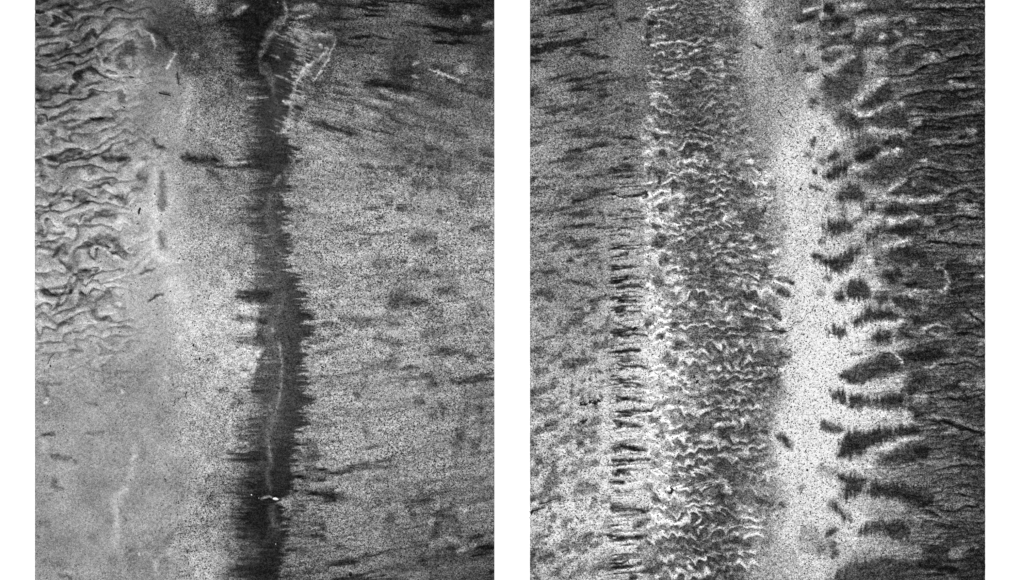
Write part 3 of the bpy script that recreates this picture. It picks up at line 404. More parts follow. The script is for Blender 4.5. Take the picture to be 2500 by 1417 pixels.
RIGHT = """
@ 1280 0 .2823
d 5 310,40 400,40; k 8 870,185 930,180 1000,158; k 7 800,215 840,210; k 6 680,260 740,250; d 6 480,300 540,300; d 8 700,540 770,530; d 5 160,590 210,580; k 8 600,735 680,712 780,690 850,662; k 8 540,790 620,780; k 9 640,780 720,775
k 8 50,885 80,880; d 10 780,945 830,940; d 6 480,1020 600,1010 740,972; d 6 800,1115; k 4 810,1205 880,1195 1000,1225; k 6 540,1280 640,1250 740,1230; k 5 360,1320 460,1300 520,1320; d 6 830,1250 900,1240; d 8 330,1385 500,1375 600,1360; d 50*.4 700,50 800,30; d 7 740,130 820,120
d 5 630,190 690,170; d 6 610,300 700,290; m 40*.4 300,900; d 40*.35 480,620; d 40*.4 640,690; d 8 480,1190; d 24*.4 650,860; k 5 850,1375 910,1370; d 5 860,960 940,965; d 4 860,1050 920,1050; d 4 870,905 970,925; d 50*.4 920,650 930,800; d 30*.4 900,900 900,1060
w 5 1010,160 1060,130 1120,100 1200,90; w 5 1060,80 1110,62; w 4 1250,82 1290,60 1350,30; w 5 980,310 1030,340 1110,350 1160,330 1240,305; w 4 1080,392 1110,403 1160,380 1220,370 1300,370; w 4 1100,490 1150,482 1180,455 1210,470 1215,500; w 4 1310,460 1340,440 1360,465 1320,500
w 4 1180,600 1250,597 1320,582 1380,562; w 4 1230,212 1260,195 1290,215; w 5 1230,670 1330,660 1417,647; w 4 1060,610 1110,660 1200,670; w 4 1060,720 1140,712 1200,722 ; w 4 1240,975 1300,957 1340,950; w 11 1000,1170 1060,1190 1110,1200 1150,1240; w 11 1010,1360 1070,1320 1130,1300 1200,1290 1300,1297
w 8 1060,570 1080,600; w 8 1060,740 1130,770; w 8 1080,850 1170,830 1240,850; w 7 1080,910 1150,900; w 12*.6 1040,1000 1090,1040 1080,1100; l 12 990,1090 1060,1110; k 12 1060,210 1160,205; k 14 1040,320 1090,330; d 16 1100,380 1050,370; w 6 1130,1110 1200,1150 1250,1150; d 12 1110,1160 1180,1210
w 5 1200,380 1290,372; w 4 1120,240 1180,230; w 6 1160,60 1200,110; w 5 1310,370 1390,375; w 5 1130,400
@ 1280 350 .2823
w 12 1010,112 1080,80 1140,50 1200,40; w 12 1030,205 1080,190 1140,200 1200,230 1260,245; w 16 1090,320 1160,300 1240,320; w 12 1140,640 1180,660 1240,620 1340,590; w 17 1030,830 1090,790 1160,775 1240,790; w 14 1050,890 1100,910 1160,960 1230,990; w 14 1070,990 1140,1010 1190,1050 1270,1050
w 12 1160,1170 1250,1180 1280,1220; w 5 1290,1162 1417,1167; w 12 1090,1250 1140,1290 1220,1290; w 22 1040,1360 1080,1400; w 18 1200,470 1280,460; w 16 1290,430 1370,420; w 14*.7 1050,280 1090,290; w 12 1040,560 1090,620 1080,680; w 14 1080,460 1060,500; w 8 1330,500 1390,530
d 14 1150,90 1230,80; d 24 1050,230 1150,260 1240,290; d 20 1140,340 1180,350; d 16 1150,590 1260,570 ; d 20 1270,380 1350,380; d 24 1120,820 1230,840; d 22 1100,870 1190,910; d 20 1160,1010 1260,1010; d 26 1120,1230 1210,1210; d 12 1100,730 1180,720
k 16*.7 240,455 350,440 460,440 570,420 700,405; k 8 400,495 470,490 560,490; k 4 720,450 820,435; k 4 800,475 870,470 900,458 980,450 1060,435 1050,468 1020,480; w 6 760,475 850,478; k 4 810,285 860,292 940,290; k 7 280,720 400,715 520,710 620,705; d 7 280,630 460,620 560,600
k 11 320,870 420,860 460,895 560,900; d 8 220,940 270,910 330,870; k 6 760,912 820,893 900,880; k 4 790,752 860,740 950,747; d 3 800,790 860,800 920,800; k 4 780,1270 860,1250 940,1240 1040,1250; k 8 770,1210 850,1180 900,1150; k 5 800,1365 880,1360 970,1372
k 7 350,1200 450,1205 550,1230 600,1250 620,1280; k 6 280,1120 300,1150 320,1170; d 6 180,1040 240,1050; k 9 360,1020 430,1030; d 16 170,1320 260,1330; k 7 510,1045 550,1060; d 9 820,190 880,200 950,212; d 7 830,130 890,130; d 5 820,580 930,585 1030,597; k 6 120,770 170,750; d 5 120,820 200,800
k 8 440,300 500,295; d 14*.6 370,85 500,75; d 14*.6 330,145 460,140; k 16*.4 500,380 640,400; d 14*.6 480,180; d 7 320,228 470,225; d 6 820,960 900,965; d 5 850,1080 950,1075; d 8 370,1095; d 30*.3 600,560; d 6 630,590 690,610; d 5*.6 950,345; k 4 690,678; k 6 650,1083
@ 1280 700 .2823
k 4 760,252 820,257 900,228 1000,210 1080,222; k 8 780,218 830,210 880,220; k 7 740,403 820,397 900,388 ; k 5 750,425 850,425 950,420 1070,426; d 5 780,325 850,327; k 4 800,127 870,122 950,132; d 6 820,507 900,500; k 7 780,577 860,563 960,555 1010,562; k 4 790,670 860,690 940,692
k 5 810,722 880,700 960,690 1080,706 ; k 4 800,825 880,830 960,840 1040,852; d 3 850,860 920,862; k 9 780,992 860,972 ; k 7 840,965 940,985 1040,992; d 6 790,950 860,970; k 6 790,1080 860,1086 960,1080 1080,1075 1110,1087; d 4 800,1133 860,1125 940,1110; k 8 760,1165 830,1190 900,1200 1030,1217
d 6 790,1227 840,1210; k 9 760,1412 840,1390 980,1400; d 3 800,1160 850,1180 ; d 4 840,80 920,90; d 3 820,170 880,185; d 3 840,660 920,650; d 4 770,440 800,460; k 5 850,350 930,370; d 3 930,780 1010,790; d 4 820,620 940,640
k 10 500,410 530,390 560,375; k 12 400,710 430,670 470,645 ; k 11 450,650 530,640 640,640; k 9 490,585 530,570; k 10 80,740 150,735 190,700; g 10 550,730 640,740 ; k 9 640,760 660,720; k 14 480,1010 540,1015; k 14 590,1000 640,1008; g 16 540,930 600,940; k 8 650,960 680,950; k 11 500,1185 515,1160
k 9 205,1205; k 9 590,135; d 16*.6 180,240; d 12 50,900 100,920; d 6 410,940 415,910; d 7 400,860 430,860; d 6 260,1185 320,1180; d 7 245,1290 280,1305; d 7 100,1260 120,1300; d 6 500,820; d 10 450,1360 510,1350; d 9 60,1380 100,1350; d 12*.6 60,1015; d 4 560,790 580,820; g 10 500,120
d 7 600,500 640,490; d 14*.5 330,400; g 24*.5 100,600; d 7 570,340 600,370; g 14 590,1250; k 4 705,447; g 10*.6 330,185 440,195; d 16*.5 240,90
w 14 1160,390 1210,410 1290,430 1400,440; w 17 1160,500 1230,560 1320,600 1417,620; w 14 1190,790 1230,840 1250,890; w 30 1010,600 1150,570 1130,640; w 30*.6 1040,170 1110,230; d 22 1050,290 1110,330; d 14 1150,420 1210,450; w 14 1060,90; d 24 1250,340 1350,350; d 28*.7 1290,480 1370,520; d 22*.7 1180,600 1320,680 
g 22*.7 1220,760 1240,730; g 24*.6 1180,880; d 16*.7 1110,1030 1140,1050; d 20*.7 1210,1030; g 30*.6 1310,900; w 12 1260,1000 1330,960; w 14 1280,790 1320,830; g 10 1160,1160; g 10*.7 1180,1190 1210,1320; d 8 1140,1280 1170,1310; d 14*.5 1290,1000; g 28*.6 1260,1120 1360,1130
@ 1280 1017 .2823
k 7 770,270 830,265 900,280 1000,292 1080,317; d 6 760,292 870,285; d 4 760,315 840,300; k 9 745,375 850,385 950,380 ; k 5 850,385 980,378 1090,367; d 4 770,432 900,410; k 10 745,492 830,490 920,500; k 7 800,475 870,490; k 6 720,560 800,568 880,572; d 2 760,650 850,655 940,650; k 14 740,798 790,790 830,795; k 8 800,790 900,797 1000,810 1090,820
k 4 720,1270 800,1277 860,1265 910,1245; k 5 770,1312 850,1300 940,1300; k 8 970,1270 1020,1268; k 5 990,1352 1070,1340 1150,1325; d 12 930,960 1000,930 1090,900; k 7 780,1050 880,1050 980,1043 1100,1030; d 7 790,1070 880,1065 ; d 9 620,1040 670,1020 ; k 5 710,1022 780,1035; d 4 720,1050 760,1055; d 7 500,1050 600,1010
k 15*.7 970,1130 1030,1150; k 11*.7 1070,1070 1080,1110; k 8 60,820 100,810 190,785; k 10 120,755 180,740 220,715 300,715 350,750; k 12 205,780 240,785; k 8 60,740 75,700; k 10 80,380 170,360; k 10 55,490 130,475; d 12 240,440 280,440; k 5 330,460 350,490; k 9 510,322 560,303 620,288
g 20 370,330 400,300; d 9 470,240 520,230; d 9 230,950 200,1000; d 12 320,950 370,950; d 8 470,915 530,900; k 12 110,1250 200,1220 250,1190; k 10 320,1160 400,1150; k 20*.7 60,1180 110,1200; d 7 230,1240 250,1270; k 9 450,1330 510,1335; k 24*.6 130,1380 100,1410; d 5 570,700 630,720; k 14 55,1290
d 9 200,80; k 12 495,50 530,45; d 6 600,130; g 14 220,290; d 5 620,590; d 8 420,990; d 14*.5 480,730; d 8 110,130; d 12 60,220; d 10*.7 300,1370; k 10 900,1400 980,1390; d 16*.5 430,500; d 4 690,800; g 24*.4 150,1000; d 8*.7 420,1155 560,1170
g 20 1120,380 1140,460; g 14 1150,330; d 22*.6 1070,660 1110,600; d 20*.6 1180,710 1100,720; g 26*.7 1250,500 1330,520; d 14*.7 1110,30; g 24 1200,940 1190,980; w 12 1160,890 1220,910 1240,970; w 14 1130,620; g 26*.5 1220,800; d 24*.7 1180,1130; d 30*.7 1130,1290; w 14*.7 1260,1210 1300,1220
w 18*.6 1150,1000 1180,1030; w 16 1230,450 1280,440; w 14 1360,720
@ 1660 0 .2823
w 40*.55 540,0 580,80 600,160 600,240; g 14*.6 700,100 800,120 860,160; d 18*.6 920,310 980,340; g 7 740,240 765,290; d 6 640,385 690,410 720,430; g 9 550,880 590,920; d 4 440,490 480,450 530,455; d 10*.6 730,110 760,150; g 20*.5 800,20 860,60; g 9 820,560 880,620; d 5 800,680; g 18*.5 760,710
w 4 60,480 120,452 180,430; w 4 0,650 60,640 100,600 150,590 200,600 250,650 290,700; w 4 10,370 60,380 150,400; w 4 120,400 220,330 ; d 24*.6 320,290 350,310; w 8 290,550 380,560; w 8 360,650 380,680; w 10 440,760; w 8 280,740 ; w 20*.5 330,360 340,450; w 4 280,1235 400,1215; w 12*.6 400,1330 ; w 5 60,1410 150,1390
d 20 400,170 440,190; d 14 480,270; d 12 400,270; d 18 420,700 500,700; d 12 400,770; d 14*.6 450,60; d 8 630,740 ; g 14 560,1040; d 14*.6 500,1150 580,1140; g 12 640,1350
k 22*.85 1010,205 1080,175 1150,135 1210,110; k 22*.85 1240,80 1300,88 1340,108; d 34*.85 1210,240 1300,220 1400,200; d 16*.8 1170,330 1280,315 1400,320; d 17 1070,345 1140,335; d 17*.85 1180,425 1260,400 1400,370; d 30*.8 1220,500 1300,500 1417,480; k 13*.8 1060,600 1130,600 1200,605
d 50*.75 1340,760 1417,780; d 26*.7 1250,700 1330,680; d 18*.8 1100,915 1150,890 1190,850; g 14 1200,1110 1260,1125; d 16 1130,1230 1170,1240; d 15 1260,1395 1320,1370 1370,1320; d 18*.7 1020,15 1120,25 1200,40; g 22*.6 1080,70; g 30*.5 940,100 1000,180; d 14 1040,480 1100,480; d 24*.6 1400,700; g 14*.6 1250,860; d 40*.5 1300,900
w 9 1200,160 1240,130 1300,140; w 8 960,250 1100,220; w 14*.6 980,440 1150,440; w 22*.6 1080,680 1180,720; d 10 1320,50; d 10 1100,1350; g 34*.4 960,560 1000,640; w 8 1060,120 1130,80 1220,60; d 22*.5 860,330 
@ 2010 0 .2823
k 18*.85 0,85 40,92 95,108; k 22*.8 270,128 350,115 450,110 560,95; k 16*.8 0,180 100,175 220,162; k 12*.8 145,315 270,300; d 20*.8 0,390 130,385 250,365 400,380 540,372; d 60*.75 520,360 640,340; V 55 90,610 190,520 320,490 370,600 300,690 100,640; P 64*.8 0,690 250,680 330,770 300,830 200,900 0,820
P 48 290,880 380,800 540,720 620,840 560,890 430,950 300,930; V 52 70,1050 150,970 260,930 340,1020 370,1110 120,1140; P 50*.85 390,1020 500,980 640,960 720,1020 700,1110 480,1110; k 18*.85 265,1375 380,1345 500,1300; V 58*.85 240,1220 330,1170 450,1180 440,1230 320,1290 240,1300; P 52*.85 490,1220 560,1180 740,1180 880,1200 700,1290 520,1290
w 10 140,60 260,62 380,50; l 22*.8 270,210 400,190 570,190; w 24 270,270 330,290; w 10 480,360 520,320 540,300; l 30*.9 380,570 440,590; l 16*.8 340,450 440,455 540,450; w 12*.7 0,640 90,595 180,520 270,485; w 16 250,930 330,850 400,770 460,710 560,690; w 10 250,950 340,1020 ; w 8 350,1010 430,970 600,912
w 34*.6 0,1020 60,1110 200,1160; w 12 380,1110 500,1140 620,1150 760,1177; w 9 470,1350 600,1320 700,1312; w 24*.6 160,1210 0,1310; l 12 710,200 800,175; w 6 690,367 760,382; l 9 520,490; l 12 860,490 1020,497; l 20 730,1050 850,1070; l 8 1070,712 1180,745 1300,742; l 9 1270,900 1390,902; l 10 1230,1130 1330,1140
l 7 0,295 140,290 240,270; l 7 590,270 680,310; l 6 780,295 880,320; w 8*.6 20,440 130,410 260,425; l 12*.6 440,640 560,600; l 8 900,1220 1050,1225; l 8 640,910 700,900; w 10*.6 870,1400; d 30*.5 850,200 1000,190; d 40*.5 700,500 850,520; d 40*.5 980,340; d 60*.4 1000,900 1200,880
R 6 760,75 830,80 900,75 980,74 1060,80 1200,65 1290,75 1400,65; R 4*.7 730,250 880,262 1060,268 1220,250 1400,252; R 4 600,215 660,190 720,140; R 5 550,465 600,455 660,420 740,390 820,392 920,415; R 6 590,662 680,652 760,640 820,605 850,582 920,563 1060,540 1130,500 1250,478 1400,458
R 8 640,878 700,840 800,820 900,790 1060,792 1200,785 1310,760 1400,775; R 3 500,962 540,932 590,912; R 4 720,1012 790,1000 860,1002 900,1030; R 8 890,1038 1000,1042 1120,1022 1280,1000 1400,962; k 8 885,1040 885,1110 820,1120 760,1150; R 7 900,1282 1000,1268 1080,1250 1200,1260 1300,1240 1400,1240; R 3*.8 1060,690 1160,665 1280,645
@ 2010 350 .2823
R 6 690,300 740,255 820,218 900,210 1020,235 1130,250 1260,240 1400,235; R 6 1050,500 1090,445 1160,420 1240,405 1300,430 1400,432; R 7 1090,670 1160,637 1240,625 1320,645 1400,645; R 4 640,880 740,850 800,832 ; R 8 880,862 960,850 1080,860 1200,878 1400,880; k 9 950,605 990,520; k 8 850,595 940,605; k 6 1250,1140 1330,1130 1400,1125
k 22*.85 290,140 350,115 430,90 490,50; V 44 0,300 60,230 150,160 230,150 270,200 200,270 100,320; V 54*.88 260,270 350,255 420,240 480,150 620,130 800,100 780,200 700,270 600,330 450,350 350,340; V 46 120,450 180,370 220,350 330,390 360,440 320,500 230,530 130,500; P 58*.8 130,550 160,530 190,580 180,620
V 44 250,660 320,570 440,510 490,560 480,620 400,620 290,700; P 50*.88 560,450 700,360 750,310 900,340 1000,420 960,480 850,480 700,480; P 46*.88 510,580 580,530 680,500 900,530 960,590 900,610 700,620 560,620; V 46 0,720 80,660 200,660 250,740 190,790 60,810 10,780; V 55 350,850 380,720 500,700 540,760 440,850 370,870
P 42*.9 540,800 580,700 740,660 810,680 800,780 700,820; V 50 190,920 260,890 330,910 340,960 280,1010 220,1080 120,1130 0,1060 0,990 110,980; P 54*.8 430,1030 470,980 500,1030 460,1060; P 50*.88 520,960 640,880 780,880 900,960 920,1040 800,1060 640,1060 540,1010; P 44 480,1140 560,1080 650,1080 680,1160 620,1230 520,1200
P 64*.7 680,1200 780,1120 960,1100 1060,1200 960,1270 700,1280; V 46 200,1280 300,1180 360,1240 410,1330 360,1360 220,1350; P 52*.8 120,1320 180,1300 190,1370 130,1380; P 50*.85 420,1340 500,1300 560,1340 520,1380 430,1370; P 52*.8 600,1330 700,1310 830,1380 800,1417 680,1417; P 44*.7 1020,1080 1100,1000 1250,1040 1300,1100 1120,1150
w 8 560,422 620,370 720,312; w 7 590,85 680,62; w 12 500,490 640,492 800,492 960,485 1000,490; w 15 540,660 620,685 760,645 820,632; w 14 500,920 560,890 620,865 800,850; l 7 800,1062; l 10 1080,770 1140,800; l 16 1240,1000 1300,1000 1400,975; w 6 950,1060 1040,1100 1070,1180 1050,1270 1000,1280 900,1260
l 14 900,670; l 16 1130,540 1250,560 1350,560; w 7 720,1310 750,1352; w 16 380,420 480,440 540,480; w 20 230,650 340,570; l 9 780,360; d 26*.5 1080,570 1160,600; l 8 440,130 560,90 ; w 12 280,190 260,230 400,200; w 20 500,620 350,740; d 50*.5 1000,290 1150,300; d 20*.5 1160,720; k 8*.6 700,420 580,445; k 14*.5 560,600 680,570; k 14*.6 600,740 760,760; k 16*.6 560,1170 620,1160
w 16*.7 380,960 400,1100; w 26*.6 420,1180 480,1260; w 10 900,1270 700,1290; d 60*.4 1250,1260; d 9 820,1060 970,1060; w 10*.6 1290,1170 1390,1140; d 9 700,1230 900,1250; k 16*.5 700,1220 800,1230
@ 2010 700 .2823
V 44 190,310 300,250 340,190 420,170 560,210 640,210 680,270 600,300 480,290 340,340 230,350; V 42 400,460 450,400 500,370 610,380 600,440 560,500 480,500; P 46 650,370 740,360 750,430 640,480; P 46 770,280 850,250 900,330 800,390 760,360; V 62*.85 30,400 90,350 170,380 160,430 50,430
P 52 130,770 200,720 330,660 480,590 590,590 670,660 680,740 600,770 430,820 280,860 180,820; P 46*.9 640,580 780,540 1000,500 1100,580 960,660 820,690 720,710 690,640; P 60*.8 690,870 720,800 860,760 960,800 900,870 760,930; V 40*.95 80,910 130,900 200,950 330,930 420,960 560,940 700,920 730,1020 790,1080 740,1060 500,1060 330,1080 200,1030 90,980
k 16*.8 740,1040 800,1080 900,1100 1000,1080; V 44*.95 200,1260 330,1270 480,1220 640,1220 820,1210 840,1260 700,1300 500,1330 400,1417 160,1417; P 55*.7 820,200 950,150 1200,180 1210,260 1000,310 900,310; d 14*.8 1130,400 1180,310 1280,340; k 9 1150,420 1260,400; g 8 230,590 350,575; d 4 240,580 250,620
P 48*.85 580,80 700,90 830,150 800,210 700,200 620,160; V 50*.85 420,100 500,70 560,100 500,140; V 48*.85 200,-10 360,-20 400,100 210,90; P 56*.8 120,80 180,60 185,130 125,140
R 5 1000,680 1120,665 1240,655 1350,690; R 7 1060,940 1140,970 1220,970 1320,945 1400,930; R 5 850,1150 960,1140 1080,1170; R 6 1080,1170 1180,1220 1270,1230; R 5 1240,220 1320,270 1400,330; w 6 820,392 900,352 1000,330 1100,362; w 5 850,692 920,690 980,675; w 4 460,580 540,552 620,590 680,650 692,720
l 22 690,765 600,800 480,840; w 34*.7 200,1120 400,1110 640,1130 780,1160; l 16 480,1410 640,1340 800,1290; w 14*.8 350,390 400,350 560,325 700,300; l 20 720,470 600,520 500,560; w 14*.6 360,880 560,870 700,860; l 26*.6 780,960 900,990; l 8 900,390 1050,440; l 8 1310,520 1400,475; l 16 1360,830; l 9 1170,840 1300,860; d 40*.4 1250,1050
k 14*.6 430,270 560,260 660,270; k 12*.5 450,450 500,420; k 14*.5 600,720; k 12*.5 180,790 280,830; k 26*.5 820,620 960,600; k 10*.6 720,900 860,910; k 30*.5 500,1000 680,980; k 14*.7 700,1260 830,1240; l 5 740,60 760,120; l 9 870,190; g 20*.6 1000,850
@ 2000 1017 .4970
V 46 150,80 230,70 380,60 510,60 480,90 330,130 240,150 210,200 90,210 130,120; P 52 300,240 310,190 400,150 540,140 560,180 460,230; V 46 90,290 230,290 240,330 200,380 120,420 110,370 130,340; V 46*.95 245,380 260,310 340,330 420,330 560,390 540,440 440,430 330,400; V 54 60,430 100,440 160,520 80,480
V 50 180,590 220,530 300,510 420,520 450,580 400,620 300,580; P 55*.85 40,560 90,550 80,590 45,585; V 58*.9 50,850 150,720 300,690 500,720 520,850; P 55 -10,640 20,650 5,700; k 10 60,700 85,680; d 12 50,650 80,620; P 52*.8 480,700 560,640 640,690 660,760 560,740; P 48*.8 700,700 836,650 836,850 700,850
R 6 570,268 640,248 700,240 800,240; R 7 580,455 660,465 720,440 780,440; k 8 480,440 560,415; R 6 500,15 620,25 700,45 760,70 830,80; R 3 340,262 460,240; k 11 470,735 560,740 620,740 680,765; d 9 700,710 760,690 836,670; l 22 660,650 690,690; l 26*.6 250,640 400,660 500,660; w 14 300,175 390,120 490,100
w 26*.5 130,250 270,260; l 26*.6 190,430 320,430 440,460; w 22*.5 200,500; k 16*.5 260,370 400,390 520,410; k 20*.5 120,380 150,340; k 12*.6 380,90 500,75; k 20*.6 470,190 540,160; m 12 0,40 120,75; k 14*.5 780,145; d 40*.4 700,130; w 14*.6 240,200 280,150; l 8 600,90 680,60; d 8*.6 740,300 800,310
@ 1660 1017 .4848
w 4 360,365 400,400 430,425; w 5 160,350 190,322 220,320 240,370 260,392; w 6 190,625 250,600 290,590; w 6 200,662 260,655 310,660; w 6 0,540 50,530; w 7 0,740 60,725; w 6 60,800 110,790; w 5 100,250 140,260 160,275; w 5 180,200 240,200 300,220; w 6 270,480 320,455 370,485; w 5 100,120 180,115 230,135
d 14*.7 480,90 530,130 570,170; k 18*.6 370,400 440,440 460,480; g 50*.5 590,600 690,640 700,700; d 12*.7 500,440 530,460; d 7 770,430 790,460; k 24*.6 800,180 825,195; g 14*.6 600,350 620,380; d 24*.6 770,450 ; d 24*.7 750,570 770,600; d 12 780,690; d 18*.8 700,40 825,75; g 24*.5 680,260 800,290; k 14*.6 815,310
k 20*.5 180,380 220,420; d 20*.5 190,40 260,50; w 14 310,500; w 12 240,370; k 26*.5 200,620 330,640; w 12*.6 10,420; w 12*.6 60,460; d 40*.4 110,640; w 9*.6 90,425 180,425; k 10*.5 300,620 370,655; w 10*.6 380,560 ; w 6 150,530 180,550; w 10 320,170 340,200; w 5 20,130 60,150; w 8 170,50 250,40
g 22*.5 430,500 440,660; g 18*.6 440,180; d 16*.5 470,250; w 8 395,90 440,120
@ 1660 350 .2823
w 6 20,190 100,150; w 7 60,250 130,240 170,270; w 6 410,290 470,290 520,310 560,310; w 7 30,710 100,690; w 6 60,790 130,770 160,740 240,735; w 16 370,780 400,820; w 4 460,775 560,785 600,810 560,835 520,825; w 11 370,640 430,640 490,590; w 8 240,860 290,870; w 9 400,890 460,870; w 9 80,980 140,985; w 6 110,1110 180,1090
w 6 270,1090 400,1100; w 8 370,1000 440,1020 520,1030; w 9 410,1240 480,1210 550,1180 552,1260; w 5 0,1170 80,1168; w 10 610,1230 650,1250; w 32*.7 700,1270 780,1290; w 26 10,430 20,490; w 12 360,210; w 9 560,510 ; w 10 700,510; w 9 650,900; d 16*.7 640,790 700,850 780,900; k 10 700,580 740,600
d 16*.6 400,240 450,230; d 18 540,370; d 18*.6 450,320 500,320; d 16*.6 480,810; d 14*.6 600,430 ; d 18*.6 300,1100; k 20*.5 300,560; w 8 20,1250; w 8 80,1390
d 9 820,1165 920,1190 980,1230; d 12 790,1240 860,1280 960,1320; d 20*.6 730,1080 760,1090; k 15*.8 1130,960 1200,1000 1300,1030 1360,1000; d 16 1200,835 1250,870; k 18*.7 1230,300 1320,275; g 10 1100,380 1180,390 1260,420; d 10 1110,110; d 9 1140,235 1190,270; d 13 1280,130 1340,110 1385,80; d 12*.6 1220,160; g 14 1250,560 1300,570
d 20*.7 1240,1170 1320,1190; d 20*.7 1370,1330; g 16*.7 500,400 640,450; g 30*.5 560,650 750,700; d 34*.5 540,640 700,720; g 16*.6 720,120; g 12 870,740 930,740; d 10*.6 770,370 820,420; d 30*.5 700,1150 800,1160; d 14*.5 690,450; g 8*.7 850,830; d 14*.6 680,220 740,240; d 9*.6 1210,700
@ 1660 700 .2823
w 9 0,430 50,450 70,490; w 11 30,240 90,260; w 11 80,160 150,150; w 5 230,130 280,145 350,125; w 14 390,170 430,180; w 13 410,310 450,290 550,300; w 11 0,590 60,610 90,660; w 5 230,750 250,720 300,700; w 7 370,660 410,700 430,720; w 16 510,470 560,470; w 13 470,690 510,690; w 9 180,910 240,860 330,850
w 9 0,930 90,912 180,912; w 8 290,950 350,970 400,1012 450,980; w 5 480,900 520,885 570,930; w 12 50,1040 120,1060 170,1130; w 14 640,1020 700,1050; w 12 720,930 780,940; w 8 290,1212 370,1190 440,1190; w 9 580,230 620,250; w 14 800,330 920,340; d 10 790,350 850,380 920,392; d 14 800,240 880,285
d 18*.8 850,570 960,620; P 70*.7 640,600 780,560 880,640 860,690 700,680; k 3 690,680 780,690 850,690; d 26*.7 740,770 870,830; d 16*.6 640,860 740,900; d 12 830,1290 900,1320 950,1385; d 16*.6 740,1090 810,1150; V 56*.85 1270,400 1340,355 1430,400 1330,440; V 52*.9 1310,960 1360,900 1450,920 1417,1010
d 16*.6 1380,770 1417,790; g 13 1210,1230 1400,1250; d 15*.6 700,1250 780,1280; w 12 10,40 ; w 20*.6 340,220 ; d 26*.5 460,360 600,350; d 26*.5 350,960; d 34*.5 700,180 860,200; d 20*.5 600,980 ; w 12 700,500 ; d 60*.4 800,500; d 10*.6 560,80 640,110; w 10 400,570; w 12 160,1290 330,1320; w 11 470,1300; w 9 560,1160; k 22*.5 120,1250; k 30*.4 400,1260
g 14*.6 1180,60 1250,70; k 10*.7 1380,110 1417,90; d 12*.8 850,30 900,60 960,90
"""
